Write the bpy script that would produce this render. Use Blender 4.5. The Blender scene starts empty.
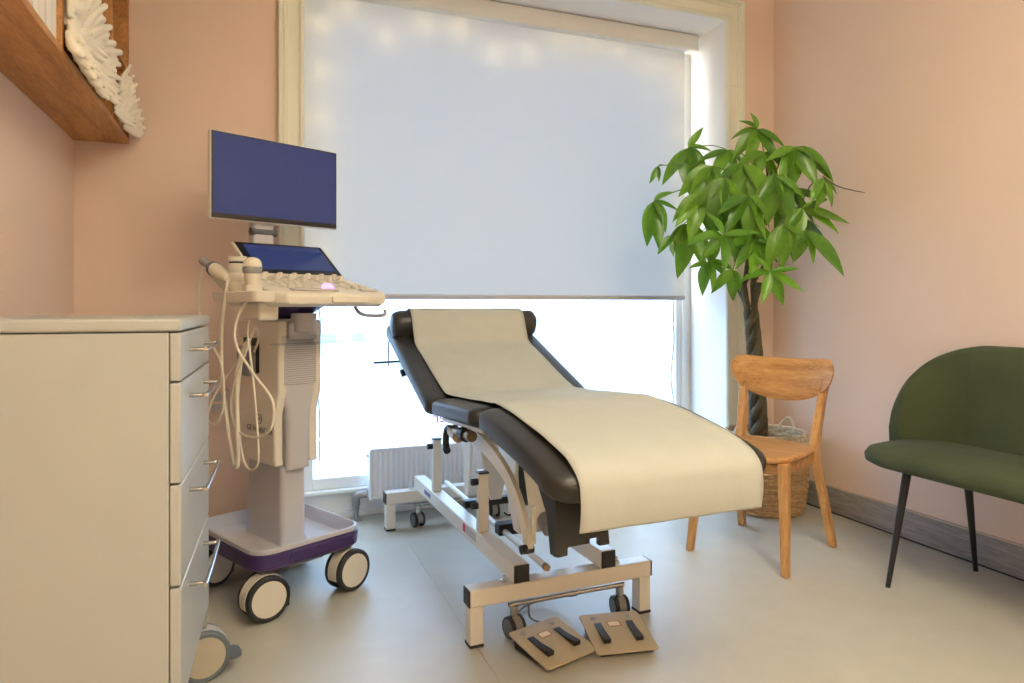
import bpy, bmesh, math, random
from mathutils import Vector, Matrix, Euler
random.seed(7)
R = math.radians
SC = bpy.context.scene
COL = SC.collection

# ------------------------------------------------------------------ camera
cam_d = bpy.data.cameras.new('camera')
cam = bpy.data.objects.new('camera', cam_d); COL.objects.link(cam)
cam.location = (0, 0, 1.05); cam.rotation_euler = (R(90), 0, R(-21))
cam_d.sensor_width = 36; cam_d.lens = 24.01; cam_d.shift_y = -36.5 / 1024
cam_d.clip_start = 0.02; cam_d.clip_end = 200
SC.camera = cam

# ------------------------------------------------------------------ world, lamps, exposure
w = bpy.data.worlds.new('overcast_sky'); SC.world = w; w.use_nodes = True
bg = w.node_tree.nodes['Background']
bg.inputs['Color'].default_value = (0.45, 0.68, 1.0, 1); bg.inputs['Strength'].default_value = 7.5
SC.view_settings.view_transform = 'Standard'; SC.view_settings.look = 'None'
SC.view_settings.gamma = 1.0; SC.view_settings.exposure = 0.12
SC.view_settings.use_curve_mapping = False
SC.cycles.use_denoising = True
SC.cycles.max_bounces = 10; SC.cycles.diffuse_bounces = 5; SC.cycles.transparent_max_bounces = 16
SC.cycles.sample_clamp_indirect = 6.0
WARM = (1.0, 0.955, 0.75)
LAMPS = [(1.25, 0.45, 18.0, 72.0), (0.75, -1.10, 17.0, 70.0)]        # x, y, watts down and up of the pendant panels

def area_light(name, loc, size_x, size_y, power, color, rot=(0, 0, 0), parent=None):
    l = bpy.data.lights.new(name, 'AREA'); l.shape = 'RECTANGLE'; l.size = size_x; l.size_y = size_y
    l.energy = power; l.color = color
    o = bpy.data.objects.new(name, l); COL.objects.link(o); o.location = loc; o.rotation_euler = rot
    o.parent = parent
    return o

# sky portal at the window: only guides the sampling of the sky
pl = bpy.data.lights.new('sky_portal', 'AREA'); pl.shape = 'RECTANGLE'; pl.size = 2.3; pl.size_y = 2.5
pl.cycles.is_portal = True
po = bpy.data.objects.new('sky_portal', pl); COL.objects.link(po)
po.location = (1.33, 3.60, 1.35); po.rotation_euler = (R(-90), 0, 0)

# ------------------------------------------------------------------ materials
def lin(c):
    return tuple(((v / 255) / 12.92 if v / 255 <= 0.04045 else ((v / 255 + 0.055) / 1.055) ** 2.4) for v in c) + (1.0,)

MATS = {}
def mat(name, rgb, rough=0.5, metal=0.0, var=0.0, scale=6.0, bump=0.0, bscale=60.0, stretch=(1, 1, 1), spec=0.5, coat=0.0, sheen=0.0):
    if name in MATS: return MATS[name]
    m = bpy.data.materials.new(name); m.use_nodes = True
    nt = m.node_tree; p = nt.nodes['Principled BSDF']
    c = lin(rgb)
    p.inputs['Base Color'].default_value = c
    p.inputs['Roughness'].default_value = rough; p.inputs['Metallic'].default_value = metal
    p.inputs['Specular IOR Level'].default_value = spec
    if coat: p.inputs['Coat Weight'].default_value = coat
    if sheen:
        p.inputs['Sheen Weight'].default_value = sheen; p.inputs['Sheen Roughness'].default_value = 0.4
    tc = nt.nodes.new('ShaderNodeTexCoord'); mp = nt.nodes.new('ShaderNodeMapping')
    mp.inputs['Scale'].default_value = stretch
    nt.links.new(tc.outputs['Object'], mp.inputs['Vector'])
    if var:
        n = nt.nodes.new('ShaderNodeTexNoise'); n.inputs['Scale'].default_value = scale; n.inputs['Detail'].default_value = 5
        nt.links.new(mp.outputs['Vector'], n.inputs['Vector'])
        r = nt.nodes.new('ShaderNodeValToRGB')
        r.color_ramp.elements[0].position = 0.3; r.color_ramp.elements[1].position = 0.7
        r.color_ramp.elements[0].color = tuple(v * (1 - var) for v in c[:3]) + (1,)
        r.color_ramp.elements[1].color = tuple(min(1, v * (1 + var)) for v in c[:3]) + (1,)
        nt.links.new(n.outputs['Fac'], r.inputs['Fac']); nt.links.new(r.outputs['Color'], p.inputs['Base Color'])
    if bump:
        n2 = nt.nodes.new('ShaderNodeTexNoise'); n2.inputs['Scale'].default_value = bscale; n2.inputs['Detail'].default_value = 3
        nt.links.new(mp.outputs['Vector'], n2.inputs['Vector'])
        b = nt.nodes.new('ShaderNodeBump'); b.inputs['Strength'].default_value = bump; b.inputs['Distance'].default_value = 0.01
        nt.links.new(n2.outputs['Fac'], b.inputs['Height']); nt.links.new(b.outputs['Normal'], p.inputs['Normal'])
    MATS[name] = m
    return m

def wood(name, light, dark, scale=3.0, stretch=(1, 12, 12), rough=0.45):
    """Grain: stretched noise bands plus fine fibres; the long direction is the axis with the small stretch."""
    m = bpy.data.materials.new(name); m.use_nodes = True
    nt = m.node_tree; p = nt.nodes['Principled BSDF']; p.inputs['Roughness'].default_value = rough
    tc = nt.nodes.new('ShaderNodeTexCoord'); mp = nt.nodes.new('ShaderNodeMapping'); mp.inputs['Scale'].default_value = stretch
    nt.links.new(tc.outputs['Object'], mp.inputs['Vector'])
    n1 = nt.nodes.new('ShaderNodeTexNoise'); n1.inputs['Scale'].default_value = scale; n1.inputs['Detail'].default_value = 4; n1.inputs['Distortion'].default_value = 0.6
    n2 = nt.nodes.new('ShaderNodeTexNoise'); n2.inputs['Scale'].default_value = scale * 7; n2.inputs['Detail'].default_value = 4
    nt.links.new(mp.outputs['Vector'], n1.inputs['Vector']); nt.links.new(mp.outputs['Vector'], n2.inputs['Vector'])
    mx = nt.nodes.new('ShaderNodeMath'); mx.operation = 'MULTIPLY_ADD'; mx.inputs[1].default_value = 0.45
    nt.links.new(n2.outputs['Fac'], mx.inputs[0])
    m2 = nt.nodes.new('ShaderNodeMath'); m2.operation = 'MULTIPLY'; m2.inputs[1].default_value = 0.6
    nt.links.new(n1.outputs['Fac'], m2.inputs[0]); nt.links.new(m2.outputs[0], mx.inputs[2])
    r = nt.nodes.new('ShaderNodeValToRGB')
    r.color_ramp.elements[0].position = 0.38; r.color_ramp.elements[1].position = 0.66
    r.color_ramp.elements[0].color = lin(dark); r.color_ramp.elements[1].color = lin(light)
    nt.links.new(mx.outputs[0], r.inputs['Fac']); nt.links.new(r.outputs['Color'], p.inputs['Base Color'])
    b = nt.nodes.new('ShaderNodeBump'); b.inputs['Strength'].default_value = 0.08; b.inputs['Distance'].default_value = 0.005
    nt.links.new(n2.outputs['Fac'], b.inputs['Height']); nt.links.new(b.outputs['Normal'], p.inputs['Normal'])
    MATS[name] = m
    return m

def emit(name, rgb, strength):
    m = bpy.data.materials.new(name); m.use_nodes = True; nt = m.node_tree
    p = nt.nodes['Principled BSDF']; p.inputs['Base Color'].default_value = (0.02, 0.02, 0.02, 1)
    p.inputs['Emission Color'].default_value = lin(rgb); p.inputs['Emission Strength'].default_value = strength
    p.inputs['Roughness'].default_value = 0.15; p.inputs['Specular IOR Level'].default_value = 0.25
    MATS[name] = m; return m

def mixed(name, build):
    m = bpy.data.materials.new(name); m.use_nodes = True; nt = m.node_tree
    for n in list(nt.nodes):
        if n.type != 'OUTPUT_MATERIAL': nt.nodes.remove(n)
    out = [n for n in nt.nodes if n.type == 'OUTPUT_MATERIAL'][0]
    nt.links.new(build(nt), out.inputs['Surface']); MATS[name] = m
    return m

def _frost(nt):
    t = nt.nodes.new('ShaderNodeBsdfTransparent'); t.inputs['Color'].default_value = (0.98, 0.99, 1, 1)
    s = nt.nodes.new('ShaderNodeBsdfTranslucent'); s.inputs['Color'].default_value = (0.94, 0.96, 0.97, 1)
    n = nt.nodes.new('ShaderNodeTexNoise'); n.inputs['Scale'].default_value = 1.4; n.inputs['Detail'].default_value = 2
    tc = nt.nodes.new('ShaderNodeTexCoord'); nt.links.new(tc.outputs['Object'], n.inputs['Vector'])
    mr = nt.nodes.new('ShaderNodeMapRange'); mr.inputs['To Min'].default_value = 0.42; mr.inputs['To Max'].default_value = 0.58
    nt.links.new(n.outputs['Fac'], mr.inputs['Value'])
    mx = nt.nodes.new('ShaderNodeMixShader'); nt.links.new(mr.outputs[0], mx.inputs['Fac'])
    nt.links.new(t.outputs[0], mx.inputs[1]); nt.links.new(s.outputs[0], mx.inputs[2])
    return mx.outputs[0]
mixed('frosted_glass', _frost)

def _blind(nt):
    d = nt.nodes.new('ShaderNodeBsdfDiffuse'); d.inputs['Color'].default_value = lin((190, 190, 184))
    s = nt.nodes.new('ShaderNodeBsdfTranslucent'); s.inputs['Color'].default_value = lin((236, 236, 232))
    mx = nt.nodes.new('ShaderNodeMixShader'); mx.inputs['Fac'].default_value = 0.125
    nt.links.new(d.outputs[0], mx.inputs[1]); nt.links.new(s.outputs[0], mx.inputs[2])
    return mx.outputs[0]
mixed('blind_cloth', _blind)

def _acrylic(nt):
    t = nt.nodes.new('ShaderNodeBsdfTransparent'); t.inputs['Color'].default_value = (0.90, 0.91, 0.93, 1)
    g = nt.nodes.new('ShaderNodeBsdfGlossy'); g.inputs['Roughness'].default_value = 0.10
    lw = nt.nodes.new('ShaderNodeLayerWeight'); lw.inputs['Blend'].default_value = 0.25
    mx = nt.nodes.new('ShaderNodeMixShader'); mx.inputs['Fac'].default_value = 0.05
    nt.links.new(t.outputs[0], mx.inputs[1]); nt.links.new(g.outputs[0], mx.inputs[2])
    return mx.outputs[0]
mixed('clear_acrylic', _acrylic)
def _glass(nt):
    t = nt.nodes.new('ShaderNodeBsdfTransparent'); t.inputs['Color'].default_value = (0.985, 0.988, 0.99, 1)
    g = nt.nodes.new('ShaderNodeBsdfGlossy'); g.inputs['Roughness'].default_value = 0.03
    mx = nt.nodes.new('ShaderNodeMixShader'); mx.inputs['Fac'].default_value = 0.04
    nt.links.new(t.outputs[0], mx.inputs[1]); nt.links.new(g.outputs[0], mx.inputs[2])
    return mx.outputs[0]
mixed('clear_glass', _glass)

def _leaf(nt):
    p = nt.nodes.new('ShaderNodeBsdfPrincipled'); p.inputs['Roughness'].default_value = 0.32
    tc = nt.nodes.new('ShaderNodeTexCoord')
    oi = nt.nodes.new('ShaderNodeObjectInfo')
    n = nt.nodes.new('ShaderNodeTexNoise'); n.inputs['Scale'].default_value = 9; n.inputs['Detail'].default_value = 3
    nt.links.new(tc.outputs['Object'], n.inputs['Vector'])
    a = nt.nodes.new('ShaderNodeMath'); a.operation = 'MULTIPLY_ADD'; a.inputs[1].default_value = 0.45
    nt.links.new(oi.outputs['Random'], a.inputs[0])
    b = nt.nodes.new('ShaderNodeMath'); b.operation = 'MULTIPLY'; b.inputs[1].default_value = 0.55
    nt.links.new(n.outputs['Fac'], b.inputs[0]); nt.links.new(b.outputs[0], a.inputs[2])
    r = nt.nodes.new('ShaderNodeValToRGB')
    r.color_ramp.elements[0].position = 0.15; r.color_ramp.elements[1].position = 0.8
    r.color_ramp.elements[0].color = lin((44, 88, 26)); r.color_ramp.elements[1].color = lin((112, 158, 44))
    nt.links.new(a.outputs[0], r.inputs['Fac']); nt.links.new(r.outputs['Color'], p.inputs['Base Color'])
    s = nt.nodes.new('ShaderNodeBsdfTranslucent'); s.inputs['Color'].default_value = lin((120, 175, 40))
    mx = nt.nodes.new('ShaderNodeMixShader'); mx.inputs['Fac'].default_value = 0.22
    nt.links.new(p.outputs[0], mx.inputs[1]); nt.links.new(s.outputs[0], mx.inputs[2])
    return mx.outputs[0]
mixed('leaf_green', _leaf)

mat('wall_paint', (233, 209, 193), 0.85, var=0.015, scale=2.0, bump=0.03, bscale=120)
mat('ceiling_paint', (238, 234, 226), 0.9, var=0.01)
mat('white_gloss', (232, 233, 230), 0.35, var=0.01)
mat('white_reveal', (240, 240, 240), 0.6, var=0.01)
mat('cream_trim', (234, 235, 220), 0.4, var=0.015)
mat('floor_vinyl', (188, 184, 171), 0.38, var=0.035, scale=9.0, bump=0.02, bscale=200)
wood('grey_skirting', (166, 161, 158), (120, 115, 113), 2.2, (14, 1, 14), 0.5)
mat('skirting_edge', (196, 178, 160), 0.5, var=0.03)
mat('dark_joint', (52, 44, 40), 0.8, var=0.05)
wood('oak', (196, 142, 84), (150, 98, 50), 2.0, (10, 1, 10), 0.5)
wood('oak_chair', (206, 158, 100), (164, 112, 60), 2.4, (1, 12, 12), 0.4)
wood('oak_leg', (206, 158, 100), (168, 118, 66), 2.4, (12, 12, 1), 0.4)
mat('cabinet_white', (184, 186, 183), 0.32, var=0.008)
mat('steel', (190, 190, 188), 0.25, 1.0, var=0.03)
mat('chrome', (215, 215, 215), 0.12, 1.0, var=0.02)
mat('bronze', (150, 126, 96), 0.3, 0.9, var=0.08)
mat('black_plastic', (28, 27, 27), 0.45, var=0.08)
mat('black_rubber', (40, 40, 42), 0.65, var=0.08)
mat('grey_plastic', (96, 104, 112), 0.5, var=0.04)
mat('device_white', (226, 219, 206), 0.42, var=0.01)
mat('device_grey', (190, 188, 193), 0.45, var=0.015)
mat('purple_plastic', (58, 42, 92), 0.38, var=0.05)
mat('cable_cream', (226, 218, 200), 0.5, var=0.015)
mat('grey_band', (140, 140, 142), 0.45, var=0.02)
mat('hub_beige', (186, 176, 158), 0.5, var=0.02)
mat('ink_grey', (88, 86, 92), 0.6, var=0.02)
mat('ink_red', (206, 60, 96), 0.6, var=0.02)
mat('ink_blue', (96, 108, 168), 0.6, var=0.02)
mat('black_vinyl', (39, 37, 35), 0.42, var=0.06, scale=14, bump=0.05, bscale=300)
mat('bed_white', (232, 228, 218), 0.28, var=0.01)
mat('couch_paper', (188, 190, 183), 0.8, var=0.02, scale=14, bump=0.10, bscale=26)
mat('velvet_green', (66, 74, 52), 0.85, var=0.10, scale=7, spec=0.15, sheen=0.05, bump=0.04, bscale=180)
mat('black_metal', (24, 24, 26), 0.4, 0.2, var=0.05)
mat('radiator_white', (236, 238, 242), 0.35, var=0.01)
mat('pipe_grey', (150, 152, 156), 0.35, 0.7, var=0.05)
mat('seagrass', (186, 152, 108), 0.85, var=0.22, scale=50)
mat('seagrass_pale', (208, 194, 170), 0.85, var=0.2, scale=60)
mat('bark', (84, 78, 58), 0.85, var=0.3, scale=30, bump=0.4, bscale=40, stretch=(3, 3, 1))
mat('petiole', (96, 122, 50), 0.6, var=0.1, scale=20)
mat('soil', (58, 44, 34), 0.95, var=0.3, scale=40, bump=0.5)
mat('plaster_white', (240, 232, 214), 0.75, var=0.02, bump=0.12, bscale=80)
mat('book_cover', (236, 230, 218), 0.6, var=0.02)
mat('book_pages', (226, 214, 190), 0.9, var=0.08, scale=30)
mat('pedal_beige', (188, 174, 146), 0.5, var=0.02)
mat('pavement', (136, 137, 138), 0.9, var=0.06, scale=2)
mat('lamp_white', (235, 235, 235), 0.4, var=0.01)
emit('screen_blue', (28, 58, 124), 0.58)
mat('screen_bezel', (20, 20, 24), 0.3, var=0.05)
emit('pink_glow', (225, 150, 255), 2.2)
emit('bulb_glow', (255, 205, 120), 1.6)
emit('panel_glow', (255, 226, 180), 2.5)

# ------------------------------------------------------------------ mesh helpers
class MB:
    def __init__(s): s.v = []; s.f = []
    def add(s, vs, fs):
        o = len(s.v); s.v += [tuple(v) for v in vs]; s.f += [tuple(i + o for i in f) for f in fs]; return s
    def box(s, x0, x1, y0, y1, z0, z1, M=None):
        vs = [Vector((x, y, z)) for z in (z0, z1) for y in (y0, y1) for x in (x0, x1)]
        if M is not None: vs = [M @ v for v in vs]
        return s.add(vs, [(0, 2, 3, 1), (4, 5, 7, 6), (0, 1, 5, 4), (2, 6, 7, 3), (0, 4, 6, 2), (1, 3, 7, 5)])
    def rings(s, rows, cap0=True, cap1=True, closed=True):
        n = len(rows[0]); vs = [p for r in rows for p in r]; fs = []
        for i in range(len(rows) - 1):
            for j in range(n if closed else n - 1):
                a = i * n + j; b = i * n + (j + 1) % n
                fs.append((a, b, b + n, a + n))
        if cap0: fs.append(tuple(reversed(range(n))))
        if cap1: fs.append(tuple(range((len(rows) - 1) * n, len(rows) * n)))
        return s.add(vs, fs)
    def cyl(s, p0, p1, r0, r1=None, n=16):
        r1 = r0 if r1 is None else r1
        p0, p1 = Vector(p0), Vector(p1); d = (p1 - p0).normalized()
        u = d.orthogonal().normalized(); v = d.cross(u)
        rows = [[p + (u * math.cos(2 * math.pi * k / n) + v * math.sin(2 * math.pi * k / n)) * r for k in range(n)] for p, r in ((p0, r0), (p1, r1))]
        return s.rings(rows)
    def tube(s, pts, r, n=8, sub=5):
        pts = [Vector(p) for p in pts]
        if sub > 1: pts = catmull(pts, sub)
        rows = []; u = None
        for i, p in enumerate(pts):
            d = (pts[min(i + 1, len(pts) - 1)] - pts[max(i - 1, 0)]).normalized()
            u = d.orthogonal().normalized() if u is None else (u - d * u.dot(d)).normalized()
            v = d.cross(u); rr = r(i / (len(pts) - 1)) if callable(r) else r
            rows.append([p + (u * math.cos(2 * math.pi * k / n) + v * math.sin(2 * math.pi * k / n)) * rr for k in range(n)])
        return s.rings(rows)
    def lathe(s, prof, n=24, M=None):
        rows = [[Vector((r * math.cos(2 * math.pi * k / n), r * math.sin(2 * math.pi * k / n), z)) for k in range(n)] for r, z in prof]
        if M is not None: rows = [[M @ v for v in row] for row in rows]
        return s.rings(rows)
    def prism(s, outline, fn, d0, d1):
        """outline: 2-D points; fn(a, b, d) -> 3-D point"""
        n = len(outline)
        vs = [fn(a, b, d0) for a, b in outline] + [fn(a, b, d1) for a, b in outline]
        return s.add(vs, [tuple(reversed(range(n))), tuple(range(n, 2 * n))] + [(i, (i + 1) % n, (i + 1) % n + n, i + n) for i in range(n)])
    def sweep(s, outline_rows, **k): return s.rings(outline_rows, **k)
    def build(s, name, material, parent=None, bevel=0.0, seg=2, smooth=True, angle=38):
        me = bpy.data.meshes.new(name); me.from_pydata(s.v, [], s.f); me.update()
        bm = bmesh.new(); bm.from_mesh(me); bmesh.ops.recalc_face_normals(bm, faces=bm.faces); bm.to_mesh(me); bm.free()
        return link(name, me, material, parent, bevel, seg, smooth, angle)

def link(name, me, material, parent=None, bevel=0.0, seg=2, smooth=True, angle=38):
    me.materials.append(MATS[material])
    if smooth:
        for p in me.polygons: p.use_smooth = True
        me.set_sharp_from_angle(angle=R(angle))
    o = bpy.data.objects.new(name, me); COL.objects.link(o); o.parent = parent
    if bevel:
        b = o.modifiers.new('bevel', 'BEVEL'); b.width = bevel; b.segments = seg; b.limit_method = 'ANGLE'; b.angle_limit = R(40)
    return o

def catmull(pts, sub):
    out = []
    n = len(pts)
    for i in range(n - 1):
        p0, p1, p2, p3 = pts[max(i - 1, 0)], pts[i], pts[i + 1], pts[min(i + 2, n - 1)]
        for k in range(sub):
            t = k / sub
            out.append(0.5 * ((2 * p1) + (p2 - p0) * t + (2 * p0 - 5 * p1 + 4 * p2 - p3) * t * t + (3 * p1 - p0 - 3 * p2 + p3) * t ** 3))
    out.append(pts[-1]); return out

def interp(pts, sub): return catmull([Vector(p) for p in pts], sub)

def tag(o, label, cat, group=None, kind=None):
    o['label'] = label; o['category'] = cat
    if group: o['group'] = group
    if kind: o['kind'] = kind
    return o
def thing(name, label, cat, loc=(0, 0, 0), rz=0.0, group=None):
    o = bpy.data.objects.new(name, None); COL.objects.link(o); o.location = loc; o.rotation_euler = (0, 0, rz)
    o.empty_display_size = 0.1
    return tag(o, label, cat, group)
def struct(o, label, cat): return tag(o, label, cat, kind='structure')
def box(name, m, parent, x0, x1, y0, y1, z0, z1, bevel=0.0, M=None, seg=2):
    return MB().box(x0, x1, y0, y1, z0, z1, M).build(name, m, parent, bevel, seg)
def text(name, body, size, M, material, parent, depth=0.0004):
    c = bpy.data.curves.new(name, 'FONT'); c.body = body; c.size = size; c.extrude = depth; c.align_x = 'CENTER'; c.align_y = 'CENTER'
    c.resolution_u = 3
    t = bpy.data.objects.new(name, c); COL.objects.link(t)
    dg = bpy.context.evaluated_depsgraph_get(); dg.update()
    me = bpy.data.meshes.new_from_object(t.evaluated_get(dg)); COL.objects.unlink(t); bpy.data.objects.remove(t)
    me.transform(M)
    me.materials.clear()
    return link(name, me, material, parent, smooth=False)
def rrect(w, h, r, n=5, cx=0.0, cy=0.0):
    pts = []
    for sx, sy, a0 in ((1, 1, 0), (-1, 1, 90), (-1, -1, 180), (1, -1, 270)):
        for k in range(n + 1):
            a = R(a0 + 90 * k / n)
            pts.append((cx + sx * (w / 2 - r) + r * math.cos(a), cy + sy * (h / 2 - r) + r * math.sin(a)))
    return pts
XY = lambda a, b, d: Vector((a, b, d))
XZ = lambda a, b, d: Vector((a, d, b))
YZ = lambda a, b, d: Vector((d, a, b))

# ================================================================== STRUCTURE
XL, XR, YB, YW, ZC = -0.635, 2.76, -2.2, 3.07, 2.92
NX0, NX1, NX1B, NY, NZ = 0.215, 2.43, 2.475, 3.52, 2.61   # niche

fl = bpy.data.objects.new('floor', None); COL.objects.link(fl)
struct(fl, 'beige speckled vinyl floor with a welded seam beside the couch', 'floor')
box('floor_sheet', 'floor_vinyl', fl, XL - .12, 0.6485, YB - .12, NY + .06, -0.05, 0, 0.0008, seg=1)
box('floor_sheet', 'floor_vinyl', fl, 0.6515, XR + .12, YB - .12, NY + .06, -0.05, 0, 0.0008, seg=1)
box('seam_weld', 'floor_vinyl', fl, 0.6480, 0.6520, YB - .12, NY + .06, -0.052, -0.0012)

struct(box('ceiling', 'ceiling_paint', None, XL - .12, XR + .12, YB - .12, YW + .14, ZC, ZC + .08), 'plain white painted ceiling above the treatment room', 'ceiling')
struct(box('wall_left', 'wall_paint', None, XL - .12, XL, YB - .12, YW + .14, 0, ZC), 'pink painted wall behind the white drawer cabinet', 'wall')
struct(box('wall_right', 'wall_paint', None, XR, XR + .12, YB - .12, YW + .14, 0, ZC), 'pink painted wall behind the green velvet bench', 'wall')
struct(box('wall_rear', 'wall_paint', None, XL, XR, YB - .12, YB, 0, ZC), 'pink painted wall facing the window', 'wall')
m = MB().prism([(XL, 0), (NX0 - .03, 0), (NX0 - .03, NZ + .03), (NX1 + .05, NZ + .03), (NX1 + .05, 0), (XR, 0), (XR, ZC), (XL, ZC)], XZ, YW, YW + .12)
struct(m.build('wall_window', 'wall_paint'), 'pink painted wall around the deep window niche', 'wall')

# niche lining boards
ln = bpy.data.objects.new('trim_1', None); COL.objects.link(ln)
struct(ln, 'white lining boards of the deep window niche', 'niche lining')
box('side_board', 'white_reveal', ln, NX0 - .06, NX0, YW, NY + .06, 0, NZ + .05)
MB().prism([(NX1, YW), (NX1 + .10, YW), (NX1B + .08, NY + .06), (NX1B, NY + .06)], XY, 0, NZ + .05).build('side_board', 'white_reveal', ln)
box('head_board', 'white_reveal', ln, NX0 - .06, NX1B + .08, YW, NY + .06, NZ, NZ + .06)

# architrave: moulded profile (across, out)
tr = bpy.data.objects.new('trim_2', None); COL.objects.link(tr)
struct(tr, 'cream moulded architrave framing the window niche', 'architrave')
AW = 0.108
PROF = [(0, 0), (0, .012), (.006, .020), (.016, .022), (.022, .016), (.030, .014), (.066, .018), (.072, .026), (.080, .030), (.088, .026), (.094, .036), (.104, .036), (AW, .028), (AW, 0)]
def moulding(name, p0, p1, across, mitre0=0.0, mitre1=0.0):
    p0, p1, ac = Vector(p0), Vector(p1), Vector(across); d = (p1 - p0).normalized(); out = Vector((0, -1, 0))
    rows = [[p0 + ac * a + out * o - d * (a * mitre0) for a, o in PROF], [p1 + ac * a + out * o + d * (a * mitre1) for a, o in PROF]]
    return MB().rings(rows).build(name, 'cream_trim', tr, angle=25)
moulding('jamb_moulding', (NX0 + .004, YW, 0), (NX0 + .004, YW, NZ - .004), (-1, 0, 0), 0, 1)
moulding('jamb_moulding', (NX1 - .004, YW, 0), (NX1 - .004, YW, 2.247), (1, 0, 0), 0, 0)
moulding('jamb_moulding', (NX1 - .004, YW, 2.250), (NX1 - .004, YW, NZ - .004), (1, 0, 0), 0, 1)
moulding('head_moulding', (NX0 + .004, YW, NZ - .004), (NX1 - .004, YW, NZ - .004), (0, 0, 1), 1, 1)

# skirting boards
def skirting(name, label, x0, x1, y0, y1, top_dx=0, top_dy=0):
    o = bpy.data.objects.new(name, None); COL.objects.link(o); struct(o, label, 'skirting board')
    box('board', 'grey_skirting', o, x0, x1, y0, y1, 0.006, 0.128, 0.0015)
    box('cap_strip', 'skirting_edge', o, x0, x1, y0, y1, 0.128, 0.134, 0.0015)
    box('floor_joint', 'dark_joint', o, x0 - top_dx, x1, y0 - top_dy, y1, 0.0, 0.006)
skirting('baseboard_right', 'grey wood-grain skirting board along the wall behind the bench', XR - .016, XR, YB, YW, .002, 0)
skirting('baseboard_window', 'grey wood-grain skirting board in the corner behind the plant basket', NX1 + .11, XR - .016, YW - .016, YW, 0, .002)
skirting('baseboard_left', 'grey wood-grain skirting board behind the ultrasound machine', XL, NX0 - .11, YW - .016, YW, 0, .002)

# window
win = bpy.data.objects.new('window_1', None); COL.objects.link(win)
struct(win, 'tall frosted window with white frame behind the roller blind', 'window')
GX0, GX1, GZ0, GZ1 = 0.285, 2.362, 0.205, 2.53
box('frame_stile', 'white_gloss', win, NX0, GX0, 3.435, 3.515, 0.15, NZ, 0.004)
box('frame_stile', 'white_gloss', win, GX1, NX1B - .004, 3.435, 3.515, 0.15, NZ, 0.004)
box('frame_bead', 'white_gloss', win, GX1 + .035, GX1 + .055, 3.420, 3.436, 0.16, NZ, 0.003)
box('frame_rail', 'white_gloss', win, GX0, GX1, 3.435, 3.515, GZ1, NZ, 0.004)
box('frame_rail', 'white_gloss', win, GX0, GX1, 3.435, 3.515, 0.15, GZ0, 0.004)
box('sill', 'white_gloss', win, NX0, NX1B - .004, 3.400, 3.515, 0.132, 0.15, 0.004)
box('apron_panel', 'white_reveal', win, NX0, NX1B - .003, 3.46, 3.55, 0, 0.132)
box('apron_foot', 'white_reveal', win, NX0, NX1B - .003, 3.445, 3.46, 0, 0.03, 0.004)
pane = box('pane', 'clear_glass', win, GX0 - .005, GX1 + .005, 3.470, 3.476, GZ0 - .005, GZ1 + .005)
MB().add([(GX0, 3.4685, GZ0), (GX1, 3.4685, GZ0), (GX1, 3.4685, GZ1), (GX0, 3.4685, GZ1)], [(0, 1, 2, 3)]).build('frosted_film', 'frosted_glass', pane)

# red mirrored lettering on the outside of the glass, seen from inside
text('window_lettering', 'er', .085, Matrix.Translation((.927, 3.4672, .462)) @ Matrix.Diagonal((-1, 1, 1, 1)) @ Matrix.Rotation(R(90), 4, 'X'), 'ink_red', pane)

# ceiling lamps (the room's warm light, hung low to fit an added upward light)
for k, (lx, ly, pw, pu) in enumerate(LAMPS):
    t = thing('pendant_lamp', ['flat warm pendant panel lamp above the treatment couch', 'flat warm pendant panel lamp at the rear of the room'][k], 'pendant lamp', (lx, ly, ZC), 0, 'pendant panel lamps')
    fr = MB()
    for a in ((-.32, .32, -.32, -.30), (-.32, .32, .30, .32), (-.32, -.30, -.30, .30), (.30, .32, -.30, .30)): fr.box(*a, -.35, -.30)
    fr.build('frame', 'lamp_white', t)
    for sx in (-1, 1):
        for sy in (-1, 1): MB().cyl((sx * .31, sy * .31, -.30), (sx * .31, sy * .31, -.001), .0015, n=6).build('suspension_wire', 'steel', t)
    box('diffuser', 'panel_glow', t, -.30, .30, -.30, .30, -.335, -.315)
    area_light('panel_light', (0, 0, -.355), .58, .58, pw, WARM, parent=t)
    area_light('added_uplight', (0, 0, -.295), .58, .58, pu, WARM, (R(180), 0, 0), t)  # upward light added so ceiling bounce softens and lightens the walls
# pavement outside the window
struct(box('ground_outside', 'pavement', None, -900, 900, 3.8, 1800, -.40, -.30), 'pale grey pavement outside beyond the frosted window', 'pavement')

# ================================================================== ROLLER BLIND + LIGHT STRING
t = thing('roller_blind', 'off-white roller blind lowered most of the way over the window', 'blind', (1.3, 3.33, 2.605))
BX0, BX1 = -1.075, 1.055
MB().prism([(-.035, 0), (.035, 0), (.035, -.088), (-.028, -.088), (-.035, -.08)], YZ, BX0 - .008, BX1 + .055).build('cassette', 'white_gloss', t, 0.003)
box('end_cap', 'white_gloss', t, BX1 + .055, BX1 + .062, -.037, .037, -.09, 0, 0.002)
me = MB()
rows = []
for i in range(25):
    z = -.085 - (1.42) * i / 24
    rows.append([Vector((BX0 + (BX1 - BX0) * j / 12, .012 + .0016 * math.sin(j * 1.1) * i / 24, z)) for j in range(13)])
me.rings(rows, False, False, closed=False); me.build('fabric', 'blind_cloth', t)
box('bottom_bar', 'device_grey', t, BX0, BX1, .004, .020, -1.527, -1.503, 0.004)
ch = MB().tube([(BX1 + .02, -.0, -.09), (BX1 + .022, -.002, -.8), (BX1 + .02, 0, -1.2)], .0012, 6, 3); ch.build('pull_cord', 'white_gloss', t)

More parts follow.
